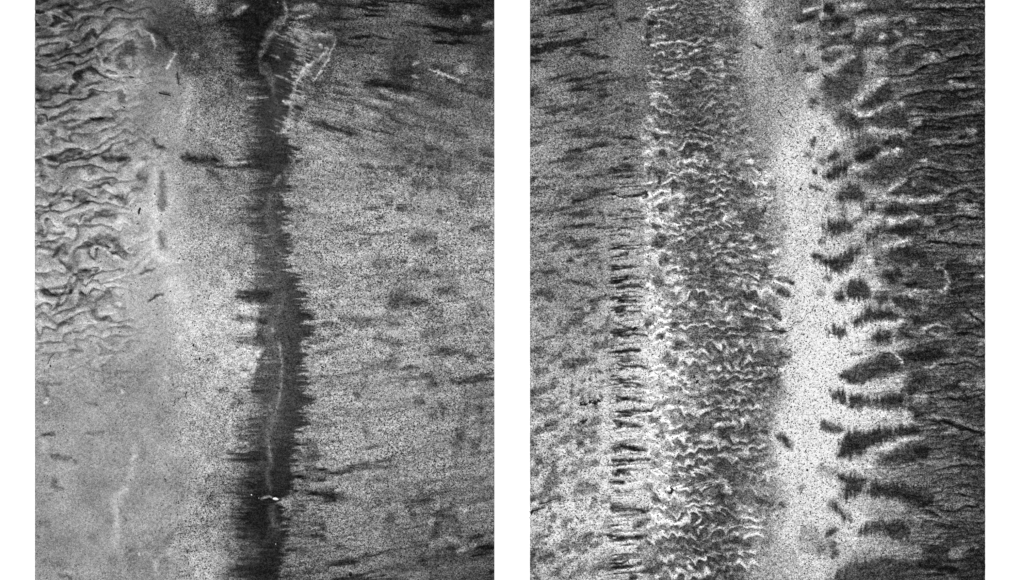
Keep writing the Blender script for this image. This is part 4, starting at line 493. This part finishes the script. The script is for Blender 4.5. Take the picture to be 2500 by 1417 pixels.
DEBRIS = """
twig | twig | twig | 2.4 | 344,507 341,513 340,519 | thick black twig on pale sand left of the upright pale seam, the largest twig there | twigs on the left panel
chip | twig | twig | 1.0 | 333,500 331,506 | tiny dark sliver just above the thick black twig in the left panel | twigs on the left panel
chip | bark_chip | chip | 1.7 | 333,548 339,546 | small black chip on pale sand below the thick black twig
pebble | pebble | pebble | 2.3 | 379,474 | small black pebble on the upright pale seam of the left panel | pebbles on the left panel
pebble | pebble | pebble | 3.0 | 473,843 | upper of two black pebbles on pale sand left of the dark channel | pebbles on the left panel
pebble | pebble | pebble | 3.1 | 488,875 | lower of two black pebbles on pale sand left of the dark channel | pebbles on the left panel
chip | bark_chip | chip | 1.8 | 301,260 307,265 | dark chip on the smooth grey sand below the pale straw
chip | twig | twig | 1.0 | 315,187 328,189 | thin dark sliver lying level just above the pale straw | twigs on the left panel
chip | twig | twig | 0.9 | 331,157 335,162 | tiny dark splinter on grey sand below the large dark patch at upper left | twigs on the left panel
stem | twig | twig | 1.0 | 257,23 255,36 | thin black upright splinter near the top edge of the left panel | twigs on the left panel
stem | twig | twig | 0.8 | 278,47 283,41 | short black slanted splinter near the top edge, below the level one | twigs on the left panel
stem | twig | twig | 0.8 | 294,27 306,26 | level black splinter near the top edge of the left panel | twigs on the left panel
stem | straw | straw | 0.9 | 326,209 342,207 360,203 372,199 | thin pale straw lying on smooth grey sand in the upper left | STRAW
stem | twig | twig | 1.3 | 433,174 434,190 437,204 437,210 | dark upright bent twig below the large dark patch at upper left | twigs on the left panel
stem | twig | twig | 1.6 | 388,226 396,229 408,231 418,235 | dark twig half sunk in sand, left of the pale speckled band | twigs on the left panel
stem | root | root | 1.5 | 457,956 454,963 455,971 456,974 | curled black root on the pale sand, the larger of two roots there
stem | root | root | 1.0 | 428,977 427,983 429,988 | tiny black root sliver left of the curled black root
pebble | pebble | pebble | 2.4 | 124,893 | small black pebble inside the pale curved hollow at the left edge | pebbles on the left panel
stem | stem | stem | 0.9 | 117,890 123,876 129,868 134,863 | thin dark curved stem beside the small pebble at the left edge
stem | stem | stem | 0.7 | 109,915 108,908 111,901 | very short dark stem below the curved stem at the left edge
shell | shell | shell | 3.4 | 666,1218 680,1220 | white shell in the dark channel, the largest white thing on the sand
pebble | shell_fragment | shell fragment | 1.9 | 614,1209 | round white speck left of the white shell, on the darkest sand | white specks in the dark channel | PALE
pebble | shell_fragment | shell fragment | 1.0 | 632,1217 | tiny white speck between the round white speck and the white shell | white specks in the dark channel | PALE
chip | shell_fragment | shell fragment | 0.9 | 640,1217 654,1216 | flat pale sliver just left of the white shell | white specks in the dark channel | STRAW
pebble | shell_fragment | shell fragment | 1.3 | 673,1329 | lone white speck in the dark channel far below the white shell | white specks in the dark channel | PALE
pebble | shell_fragment | shell fragment | 1.1 | 678,6 | white speck in the dark channel at the top edge | white specks in the dark channel | PALE
stem | straw | straw | 0.7 | 634,241 645,240 656,239 | thin pale straw across the dark channel below the white fan | STRAW
chip | bark_chip | chip | 1.8 | 783,894 792,898 | black chip on speckled sand right of the dark channel, with a faint streak beside it
chip | bark_chip | chip | 1.9 | 893,33 900,38 | black chip on grey sand in the upper right of the left panel
pebble | pebble | pebble | 2.2 | 987,315 | small black pebble at the end of a dark streak, upper right of the left panel | pebbles on the left panel
chip | bark_chip | chip | 1.2 | 1050,409 1058,409 | flat black chip on streaked sand near the right edge of the left panel
pebble | pebble | pebble | 1.8 | 992,678 | tiny black pebble below a long dark smear in the right half of the left panel | pebbles on the left panel
pebble | pebble | pebble | 1.7 | 1074,633 | tiny black pebble right of the small dark streak in the left panel | pebbles on the left panel
pebble | pebble | pebble | 4.8 | 856,1400 | round black pebble at the bottom edge, the largest in the left panel | pebbles on the left panel
pebble | pebble | pebble | 2.6 | 1070,1380 | small black pebble near the lower right corner of the left panel | pebbles on the left panel
pebble | pebble | pebble | 2.3 | 1203,905 | black pebble touching the right edge of the left panel | pebbles on the left panel
stem | stem | stem | 0.8 | 951,1017 965,1009 980,1004 999,997 | long thin dark stem slanting up to the right over speckled sand
pebble | pebble | pebble | 1.8 | 516,716 | small black pebble above the dark fingers left of the channel | pebbles on the left panel
chip | bark_chip | chip | 1.6 | 488,767 492,762 | small black chip on white sand left of the dark fingers
pebble | pebble | pebble | 1.8 | 417,711 | small black pebble on white sand, right of the bundle of pale straws | pebbles on the left panel
pebble | pebble | pebble | 1.4 | 384,743 | tiny black pebble low and left of the other pebble on white sand | pebbles on the left panel
stem | straw | straw | 0.9 | 207,722 214,702 222,682 228,674 | leftmost straw in the small bundle of pale straws among the ripples | pale straws in a small bundle | STRAW
stem | straw | straw | 0.9 | 213,720 219,705 226,690 232,677 | second straw from the left in the bundle among the ripples | pale straws in a small bundle | STRAW
stem | straw | straw | 0.9 | 218,718 225,702 232,688 236,676 | third straw from the left in the bundle among the ripples | pale straws in a small bundle | STRAW
stem | straw | straw | 0.8 | 224,712 230,698 236,686 239,673 | rightmost straw in the small bundle among the ripples | pale straws in a small bundle | STRAW
pebble | pebble | pebble | 2.0 | 166,435 | small dark pebble in a pale hollow between ripples at the left | pebbles on the left panel
pebble | pebble | pebble | 1.6 | 142,106 | small dark pebble on ripples in the upper left corner of the left panel | pebbles on the left panel
pebble | pebble | pebble | 1.8 | 222,362 | small dark pebble on the dark double ridge at the left | pebbles on the left panel
weed | pebble | pebble | 2.9 | 1905,126 | round black pebble with a short tail at the top of the pale belt | pebbles on the right panel
stem | twig | twig | 1.3 | 1898,268 1903,275 1907,281 1911,285 | thin black stick slanting down to the right on the pale belt | twigs on the right panel
chip | twig | twig | 1.4 | 1925,305 1935,313 | short black splinter below the thin black stick on the pale belt | twigs on the right panel
stem | hair_root | root | 0.7 | 1888,268 1900,258 1915,248 1932,238 | fine dark hair root just above the thin black stick
chip | bark_chip | chip | 2.2 | 2009,188 2017,184 | black chip at the tip of a dark finger in the upper right
pebble | pebble | pebble | 3.3 | 1954,461 | black pebble alone in the pale belt at mid height | pebbles on the right panel
stem | root_thread | root | 0.85 | 1762,811 1775,815 1770,800 1753,797 1745,806 1748,812 1768,814 1784,811 1801,813 1812,811 1824,816 1832,814 1841,809 1858,811 1875,809 1891,806 1906,809 1920,810 1928,806 1933,804 1934,793 1942,787 1955,786 1964,776 1968,768 1982,759 1987,749 1989,745 | long fine black thread winding from the ripples into the pale belt
pebble | pebble | pebble | 2.4 | 1989,759 | small black pebble at the end of the long winding thread | pebbles on the right panel
chip | bark_chip | chip | 2.3 | 1808,771 1818,774 | black chip on dark ripples above the winding thread
twig | twig | twig | 1.5 | 1898,898 1897,904 1896,909 | short upright black twig where the dark ripples meet the pale belt | twigs on the right panel
weed | seaweed | seaweed | 3.4 | 1695,920 1701,932 | black clot of seaweed in the middle of the dark ripples | black seaweed on the right panel
weed | seaweed | seaweed | 2.6 | 1657,982 | small black seaweed clot lower left of the clot in the dark ripples | black seaweed on the right panel
weed | seaweed | seaweed | 3.2 | 1550,800 1547,804 | black seaweed knot on the thin rills, at the end of a dark level stem | black seaweed on the right panel
stem | stem | stem | 1.6 | 1489,814 1512,811 1532,807 1547,803 | dark level stem running left from the black knot on the rills
weed | seaweed | seaweed | 3.6 | 1418,986 1429,987 1440,981 1452,984 1462,978 | long black string of seaweed on pale sand, the largest in the right panel | black seaweed on the right panel
weed | seaweed | seaweed | 2.4 | 1339,1040 | small black seaweed clot on pale sand at the lower left of the right panel | black seaweed on the right panel
weed | seaweed | seaweed | 2.6 | 1423,1031 1430,1026 | ragged black seaweed below the long black string of seaweed | black seaweed on the right panel
weed | seaweed | seaweed | 3.6 | 1639,1202 1640,1194 | oval black seaweed clot on the lower dark ripples | black seaweed on the right panel
weed | seaweed | seaweed | 4.0 | 1298,1250 | black seaweed clot touching the left edge of the right panel | black seaweed on the right panel
stem | stem | stem | 1.3 | 1314,1230 1330,1228 1345,1222 1362,1217 | black stem on pale sand right of the clot at the left edge
stem | stem | stem | 1.1 | 1301,1248 1315,1243 1333,1238 | thinner black stem leading to the clot at the left edge
chip | shell_fragment | shell fragment | 1.4 | 1802,1005 1806,1012 | dark hooked shell fragment on the lower dark ripples | | BLACK
chip | bark_chip | chip | 2.1 | 1824,1038 1832,1045 | black chip below the hooked fragment on the dark ripples
pebble | pebble | pebble | 2.9 | 1970,1147 | black pebble alone low in the pale belt | pebbles on the right panel
stem | stem | stem | 1.2 | 2161,824 2166,830 2172,838 2179,841 | dark curved stem at the lower edge of a dark finger on the right
stem | hair_root | root | 0.8 | 1716,484 1735,481 1755,472 1775,456 1795,447 1812,438 | long fine black hair root slanting across the upper dark ripples
stem | hair_root | root | 0.7 | 1782,122 1795,128 1812,129 1818,131 | forked fine root at the top of the pale belt
stem | hair_root | root | 0.6 | 1840,392 1860,386 1880,384 1893,378 | fine dark hair root right of the upper ripples
chip | bark_chip | chip | 1.5 | 1494,473 1520,483 | black sliver on the rills below the upper streaks
stem | stem | stem | 0.9 | 1539,483 1558,479 1574,472 1582,476 1577,483 1567,486 | dark looped stem on the rills with a pale rim beside it
stem | twig | twig | 0.8 | 1539,27 1548,20 1554,15 | thin dark splinter near the top edge of the right panel | twigs on the right panel
chip | seaweed | seaweed | 2.6 | 1400,489 1428,487 | flat black seaweed strip in the dark smear left of the rills | black seaweed on the right panel
pebble | pebble | pebble | 1.7 | 1477,542 | small black pebble on pale sand left of the rills | pebbles on the right panel
pebble | pebble | pebble | 2.0 | 1465,655 | small black pebble among blotches left of the rills | pebbles on the right panel
pebble | pebble | pebble | 1.6 | 1564,553 | tiny black pebble where the rills meet the scalloped ripples | pebbles on the right panel
pebble | pebble | pebble | 1.5 | 1840,452 | tiny black pebble on the upper left side of the pale belt | pebbles on the right panel
chip | bark_chip | chip | 1.1 | 1837,407 1843,409 | tiny dark sliver above the small pebbles at the ripples' right edge
pebble | pebble | pebble | 2.6 | 1869,508 | dark pebble among mottles at the right edge of the ripples | pebbles on the right panel
pebble | pebble | pebble | 1.7 | 1605,1021 | tiny dark pebble on white sand between rills and lower ripples | pebbles on the right panel
chip | seaweed | seaweed | 1.8 | 1585,907 1594,905 | small dark seaweed flake at the right end of a rill | black seaweed on the right panel
pebble | shell_fragment | shell fragment | 0.9 | 2380,61 | white speck near the upper right corner of the right panel | white specks on the dark sand | PALE
pebble | shell_fragment | shell fragment | 0.8 | 2370,60 | white speck left of the one near the upper right corner | white specks on the dark sand | PALE
pebble | shell_fragment | shell fragment | 0.9 | 2214,5 | white speck at the top edge of the dark sand | white specks on the dark sand | PALE
"""
# ------------------------------------------------------------------ materials
def new_mat(name):
    m = bpy.data.materials.new(name); m.use_nodes = True
    nt = m.node_tree; b = nt.nodes['Principled BSDF']
    b.inputs['Roughness'].default_value = .9; b.inputs['Specular IOR Level'].default_value = .08
    return m, nt, b
def math_node(nt, op, a, b=None, c=None, clamp=False):
    n = nt.nodes.new('ShaderNodeMath'); n.operation = op; n.use_clamp = clamp
    for i, v in enumerate((a, b, c)):
        if v is None: continue
        if isinstance(v, (int, float)): n.inputs[i].default_value = v
        else: nt.links.new(v, n.inputs[i])
    return n.outputs[0]
def voro(nt, coord, scale, dim='2D'):
    v = nt.nodes.new('ShaderNodeTexVoronoi'); v.voronoi_dimensions = dim; v.inputs['Scale'].default_value = scale
    nt.links.new(coord, v.inputs['Vector'])
    s = nt.nodes.new('ShaderNodeSeparateColor'); nt.links.new(v.outputs['Color'], s.inputs[0])
    return v, s.outputs[0], s.outputs[1]
def sand_material():
    """two kinds of grain, black and pale, in the proportion the 'tone' layer gives"""
    m, nt, b = new_mat('speckled_sand')
    tc = nt.nodes.new('ShaderNodeTexCoord'); co = tc.outputs['Object']
    t = nt.nodes.new('ShaderNodeAttribute'); t.attribute_name = 'tone'
    a = nt.nodes.new('ShaderNodeAttribute'); a.attribute_name = 'speckle'
    v1, g1, g1b = voro(nt, co, GRAIN1); v2, g2, g2b = voro(nt, co, GRAIN2)
    g = math_node(nt, 'ADD', math_node(nt, 'MULTIPLY', g1, .62), math_node(nt, 'MULTIPLY', g2, .38))
    g = math_node(nt, 'SUBTRACT', g, .5)
    amp = math_node(nt, 'MULTIPLY', a.outputs['Fac'], GAMP)
    v = math_node(nt, 'MULTIPLY_ADD', g, amp, t.outputs['Fac'])
    # scattered single black grains
    pa = nt.nodes.new('ShaderNodeAttribute'); pa.attribute_name = 'pepper'
    v3, g3, g3b = voro(nt, co, GRAIN3)
    pep = math_node(nt, 'LESS_THAN', g3, math_node(nt, 'MULTIPLY', pa.outputs['Fac'], .30))
    v = math_node(nt, 'ADD', v, math_node(nt, 'MULTIPLY', pa.outputs['Fac'], .07))
    v = math_node(nt, 'MULTIPLY', v, math_node(nt, 'SUBTRACT', 1.0, math_node(nt, 'MULTIPLY', pep, math_node(nt, 'MULTIPLY_ADD', g3b, .45, .25))))
    v = math_node(nt, 'MINIMUM', math_node(nt, 'MAXIMUM', v, .05), .985)
    alb = math_node(nt, 'MULTIPLY', math_node(nt, 'POWER', v, 2.2), .86)
    nt.links.new(alb, b.inputs['Base Color'])
    bp = nt.nodes.new('ShaderNodeBump'); bp.inputs['Strength'].default_value = .25; bp.inputs['Distance'].default_value = .0006
    nt.links.new(g1b, bp.inputs['Height']); nt.links.new(bp.outputs[0], b.inputs['Normal'])
    return m
def debris_material(name, lo, hi, scale=900):
    m, nt, b = new_mat(name)
    tc = nt.nodes.new('ShaderNodeTexCoord'); n = nt.nodes.new('ShaderNodeTexNoise'); n.inputs['Scale'].default_value = scale
    nt.links.new(tc.outputs['Object'], n.inputs['Vector'])
    r = nt.nodes.new('ShaderNodeMapRange'); nt.links.new(n.outputs['Fac'], r.inputs[0])
    r.inputs[1].default_value = .3; r.inputs[2].default_value = .7; r.inputs[3].default_value = lo; r.inputs[4].default_value = hi
    nt.links.new(r.outputs[0], b.inputs['Base Color']); return m

GRAIN1, GRAIN2, GRAIN3, GAMP = 1/.0016, 1/.0030, 1/.0026, .60
SAND = sand_material()
BLACK = debris_material('black_weed', .006, .022); WOOD = debris_material('dark_wood', .012, .04)
STONE = debris_material('dark_stone', .008, .03); PALE = debris_material('pale_shell', .7, .85); STRAW = debris_material('pale_straw', .45, .65)
PAPER, nt_, b_ = new_mat('white_paper'); b_.inputs['Specular IOR Level'].default_value = 0
n_ = nt_.nodes.new('ShaderNodeTexNoise'); n_.inputs['Scale'].default_value = 40
r_ = nt_.nodes.new('ShaderNodeMapRange'); nt_.links.new(n_.outputs['Fac'], r_.inputs[0]); r_.inputs[3].default_value = .91; r_.inputs[4].default_value = .94
nt_.links.new(r_.outputs[0], b_.inputs['Base Color'])

def link(name, verts, faces, mat, smooth_=True):
    me = bpy.data.meshes.new(name); me.from_pydata(verts, [], faces); me.update()
    if smooth_: me.polygons.foreach_set('use_smooth', [True]*len(me.polygons))
    me.materials.append(mat); o = bpy.data.objects.new(name, me); scene.collection.objects.link(o); return o
def w2(x, y): return (x-1250)/1000.0, (708.5-y)/1000.0
BASE = -0.012

# ------------------------------------------------------------------ the white ground both panels lie on
g_ = link('ground', [(-9, -9, BASE), (9, -9, BASE), (9, 9, BASE), (-9, 9, BASE)], [(0, 1, 2, 3)], PAPER, False); g_['kind'] = 'structure'

# ------------------------------------------------------------------ the two panels of sand
def heights(F):
    k = F.T/255.0
    for _ in range(2):
        k[1:-1] = (k[:-2]+k[1:-1]*2+k[2:])/4; k[:, 1:-1] = (k[:, :-2]+k[:, 1:-1]*2+k[:, 2:])/4
    return (F.H + k*4.2)/1000.0
def panel(F, label):
    T = np.clip(F.T, 8, 250)/255.0
    Z = heights(F); ny, nx = Z.shape
    xw = (F.X-1250)/1000.0; yw = (708.5-F.Y)/1000.0
    top = np.stack([xw, yw, Z], -1).reshape(-1, 3)
    idx = np.arange(ny*nx).reshape(ny, nx)
    q = np.stack([idx[:-1, :-1], idx[1:, :-1], idx[1:, 1:], idx[:-1, 1:]], -1).reshape(-1, 4)
    ring = np.concatenate([idx[0, :], idx[1:, -1], idx[-1, -2::-1], idx[-2:0:-1, 0]])
    low = top[ring].copy(); low[:, 2] = BASE + .0005
    n0 = len(top); lo = n0 + np.arange(len(ring)); nr = np.roll(ring, -1); nl = np.roll(lo, -1)
    side = np.stack([ring, nr, nl, lo], -1)
    V = np.concatenate([top, low]).astype(np.float32); Q = np.concatenate([q, side]).astype(np.int32)
    me = bpy.data.meshes.new('sand_panel')
    me.vertices.add(len(V)); me.vertices.foreach_set('co', V.ravel())
    me.loops.add(Q.size); me.loops.foreach_set('vertex_index', Q.ravel())
    me.polygons.add(len(Q)); me.polygons.foreach_set('loop_start', np.arange(0, Q.size, 4, dtype=np.int32))
    me.polygons.foreach_set('use_smooth', np.concatenate([np.ones(len(q), bool), np.zeros(len(side), bool)]))
    me.update(calc_edges=True)
    for nm, A in (('tone', T), ('speckle', F.A), ('pepper', F.P)):
        at = me.attributes.new(nm, 'FLOAT', 'POINT'); a = A.ravel().astype(np.float32)
        at.data.foreach_set('value', np.concatenate([a, a[ring]]))
    me.materials.append(SAND)
    o = bpy.data.objects.new('sand_panel', me); scene.collection.objects.link(o)
    o['label'] = label; o['category'] = 'sand panel'; o['group'] = 'panels of sand side by side on white'
    F.Z = Z; return o
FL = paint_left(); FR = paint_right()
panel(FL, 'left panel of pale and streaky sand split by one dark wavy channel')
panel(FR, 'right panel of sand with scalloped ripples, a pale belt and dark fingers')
def ground_z(x, y):
    F = FL if x < 1250 else FR
    i = int(np.clip((x-F.x0)/STEP, 0, F.Z.shape[1]-1)); j = int(np.clip((y-F.y0)/STEP, 0, F.Z.shape[0]-1)); return float(F.Z[j, i])

# ------------------------------------------------------------------ bits lying on the sand
rnd = random.Random(5)
def tube(verts, faces, pts, r0, r1, o, lift=0.3, bulge=0):
    "tapered stem along pixel points; radii in millimetres"
    P = smooth([tuple(p) for p in pts]) if len(pts) > 2 else [tuple(p) for p in pts]
    n = len(P); sd = 6; b0 = len(verts)
    for i, (x, y) in enumerate(P):
        t = i/(n-1); r = (r0+(r1-r0)*t)*(1+bulge*math.sin(math.pi*t))
        if i in (0, n-1): r *= .55
        a = P[max(i-1, 0)]; b = P[min(i+1, n-1)]; dx, dy = b[0]-a[0], -(b[1]-a[1]); L = math.hypot(dx, dy)+1e-9; px, py = -dy/L, dx/L
        X, Y = w2(x, y); z = ground_z(x, y) + r*lift/1000
        for k in range(sd):
            c, s = math.cos(k*math.tau/sd)*r/1000, math.sin(k*math.tau/sd)*r/1000
            verts.append((X+px*c-o[0], Y+py*c-o[1], z+s-o[2]))
    for i in range(n-1):
        for k in range(sd):
            faces.append((b0+i*sd+k, b0+(i+1)*sd+k, b0+(i+1)*sd+(k+1) % sd, b0+i*sd+(k+1) % sd))
    faces.append(tuple(b0+k for k in range(sd))); faces.append(tuple(b0+(n-1)*sd+k for k in reversed(range(sd))))
def lump(verts, faces, x, y, rx, ry, rz, ang, o, rough=.25, seg=9, rings=6):
    b0 = len(verts); X, Y = w2(x, y); z0 = ground_z(x, y)+rz*.35/1000; ca, sa = math.cos(ang), math.sin(ang)
    ph = rnd.random()*9
    for i in range(rings+1):
        th = math.pi*i/rings
        for k in range(seg):
            f = k*math.tau/seg; q = 1+rough*(math.sin(2*f+ph)+math.sin(3*f+ph*2+th))*.5+rough*(rnd.random()-.5)*.6
            a = rx*math.sin(th)*math.cos(f)*q; b = ry*math.sin(th)*math.sin(f)*q
            verts.append((X+(a*ca-b*sa)/1000-o[0], Y+(a*sa+b*ca)/1000-o[1], z0+rz*math.cos(th)*q/1000-o[2]))
    for i in range(rings):
        for k in range(seg):
            faces.append((b0+i*seg+k, b0+(i+1)*seg+k, b0+(i+1)*seg+(k+1) % seg, b0+i*seg+(k+1) % seg))
def bit(kind, name, cat, pts, size, label, group=None, mat=None):
    x, y = pts[0]; X, Y = w2(x, y); o = (X, Y, ground_z(x, y)); V = []; Fc = []
    if kind == 'stem':
        tube(V, Fc, pts, size, size*.6, o); m = mat or WOOD
    elif kind == 'twig':
        tube(V, Fc, pts, size, size*.75, o, .5, .15); m = mat or WOOD
        a, b = pts[0], pts[-1]; mx, my = a[0]*.45+b[0]*.55, a[1]*.45+b[1]*.55; L = math.hypot(b[0]-a[0], b[1]-a[1])
        d = math.atan2(b[1]-a[1], b[0]-a[0])+.8; tube(V, Fc, [(mx, my), (mx+math.cos(d)*L*.22, my+math.sin(d)*L*.22)], size*.5, size*.3, o, .6)
        lump(V, Fc, b[0], b[1], size*1.25, size*.9, size*.9, -d, o, .3)
    elif kind == 'pebble':
        lump(V, Fc, x, y, size, size*.8, size*.65, rnd.random()*3, o, .16, 12, 8); m = mat or STONE
    elif kind == 'chip':
        ang = math.atan2(-(pts[-1][1]-y), pts[-1][0]-x) if len(pts) > 1 else rnd.random()*3
        L = math.hypot(pts[-1][0]-x, pts[-1][1]-y)/2 if len(pts) > 1 else size*1.6
        cx_, cy_ = (x+pts[-1][0])/2, (y+pts[-1][1])/2
        lump(V, Fc, cx_, cy_, L, size, size*.45, ang, o, .3, 10, 4); m = mat or WOOD
    elif kind == 'shell':
        b0 = 0; ang = math.atan2(-(pts[-1][1]-y), pts[-1][0]-x); L = math.hypot(pts[-1][0]-x, pts[-1][1]-y)
        for i in range(9):                       # a ribbed fan-backed valve, hinge at the first point
            t = i/8; wd = size*math.sin(math.pi*min(.08+t*.9, 1))**.7
            for k in range(11):
                u = k/10*2-1; zz = (size*.55*math.sin(math.pi*min(t*.85+.12, 1))*(1-u*u)**.5 + .18*(k % 2))
                a_, b_2 = t*L, u*wd; V.append(((a_*math.cos(ang)-b_2*math.sin(ang))/1000, (a_*math.sin(ang)+b_2*math.cos(ang))/1000, zz/1000))
        for i in range(8):
            for k in range(10): Fc.append((i*11+k, i*11+k+1, (i+1)*11+k+1, (i+1)*11+k))
        m = mat or PALE
    elif kind == 'weed':
        m = mat or BLACK
        for (a, b) in pts:
            lump(V, Fc, a, b, size*(.9+rnd.random()*.4), size*.7, size*.6, rnd.random()*3, o, .4)
            for _ in range(5):
                d = rnd.random()*math.tau; L = size*(1.2+rnd.random()*1.3)
                tube(V, Fc, [(a, b), (a+math.cos(d)*L*.6+rnd.uniform(-1, 1), b+math.sin(d)*L*.6), (a+math.cos(d+.4)*L, b+math.sin(d+.4)*L*.8)], size*.28, size*.12, o, .8)
        for p, q in zip(pts, pts[1:]): tube(V, Fc, [p, q], size*.4, size*.35, o, .6)
    ob = link(name, V, Fc, m); ob.location = o; ob['label'] = label; ob['category'] = cat
    if group: ob['group'] = group
    return ob
def P_(s): return [tuple(float(v) for v in q.split(',')) for q in s.split()]
def place(text):
    for l in text.strip().split('\n'):
        kind, name, cat, size, pts, label = [q.strip() for q in l.split('|')[:6]]
        gm = l.split('|')[6:]; mat = None; grp = None
        for e in gm:
            e = e.strip()
            if e in ('PALE', 'STRAW', 'BLACK', 'WOOD', 'STONE'): mat = globals()[e]
            elif e: grp = e
        bit(kind, name, cat, P_(pts), float(size), label, grp, mat)
place(DEBRIS)
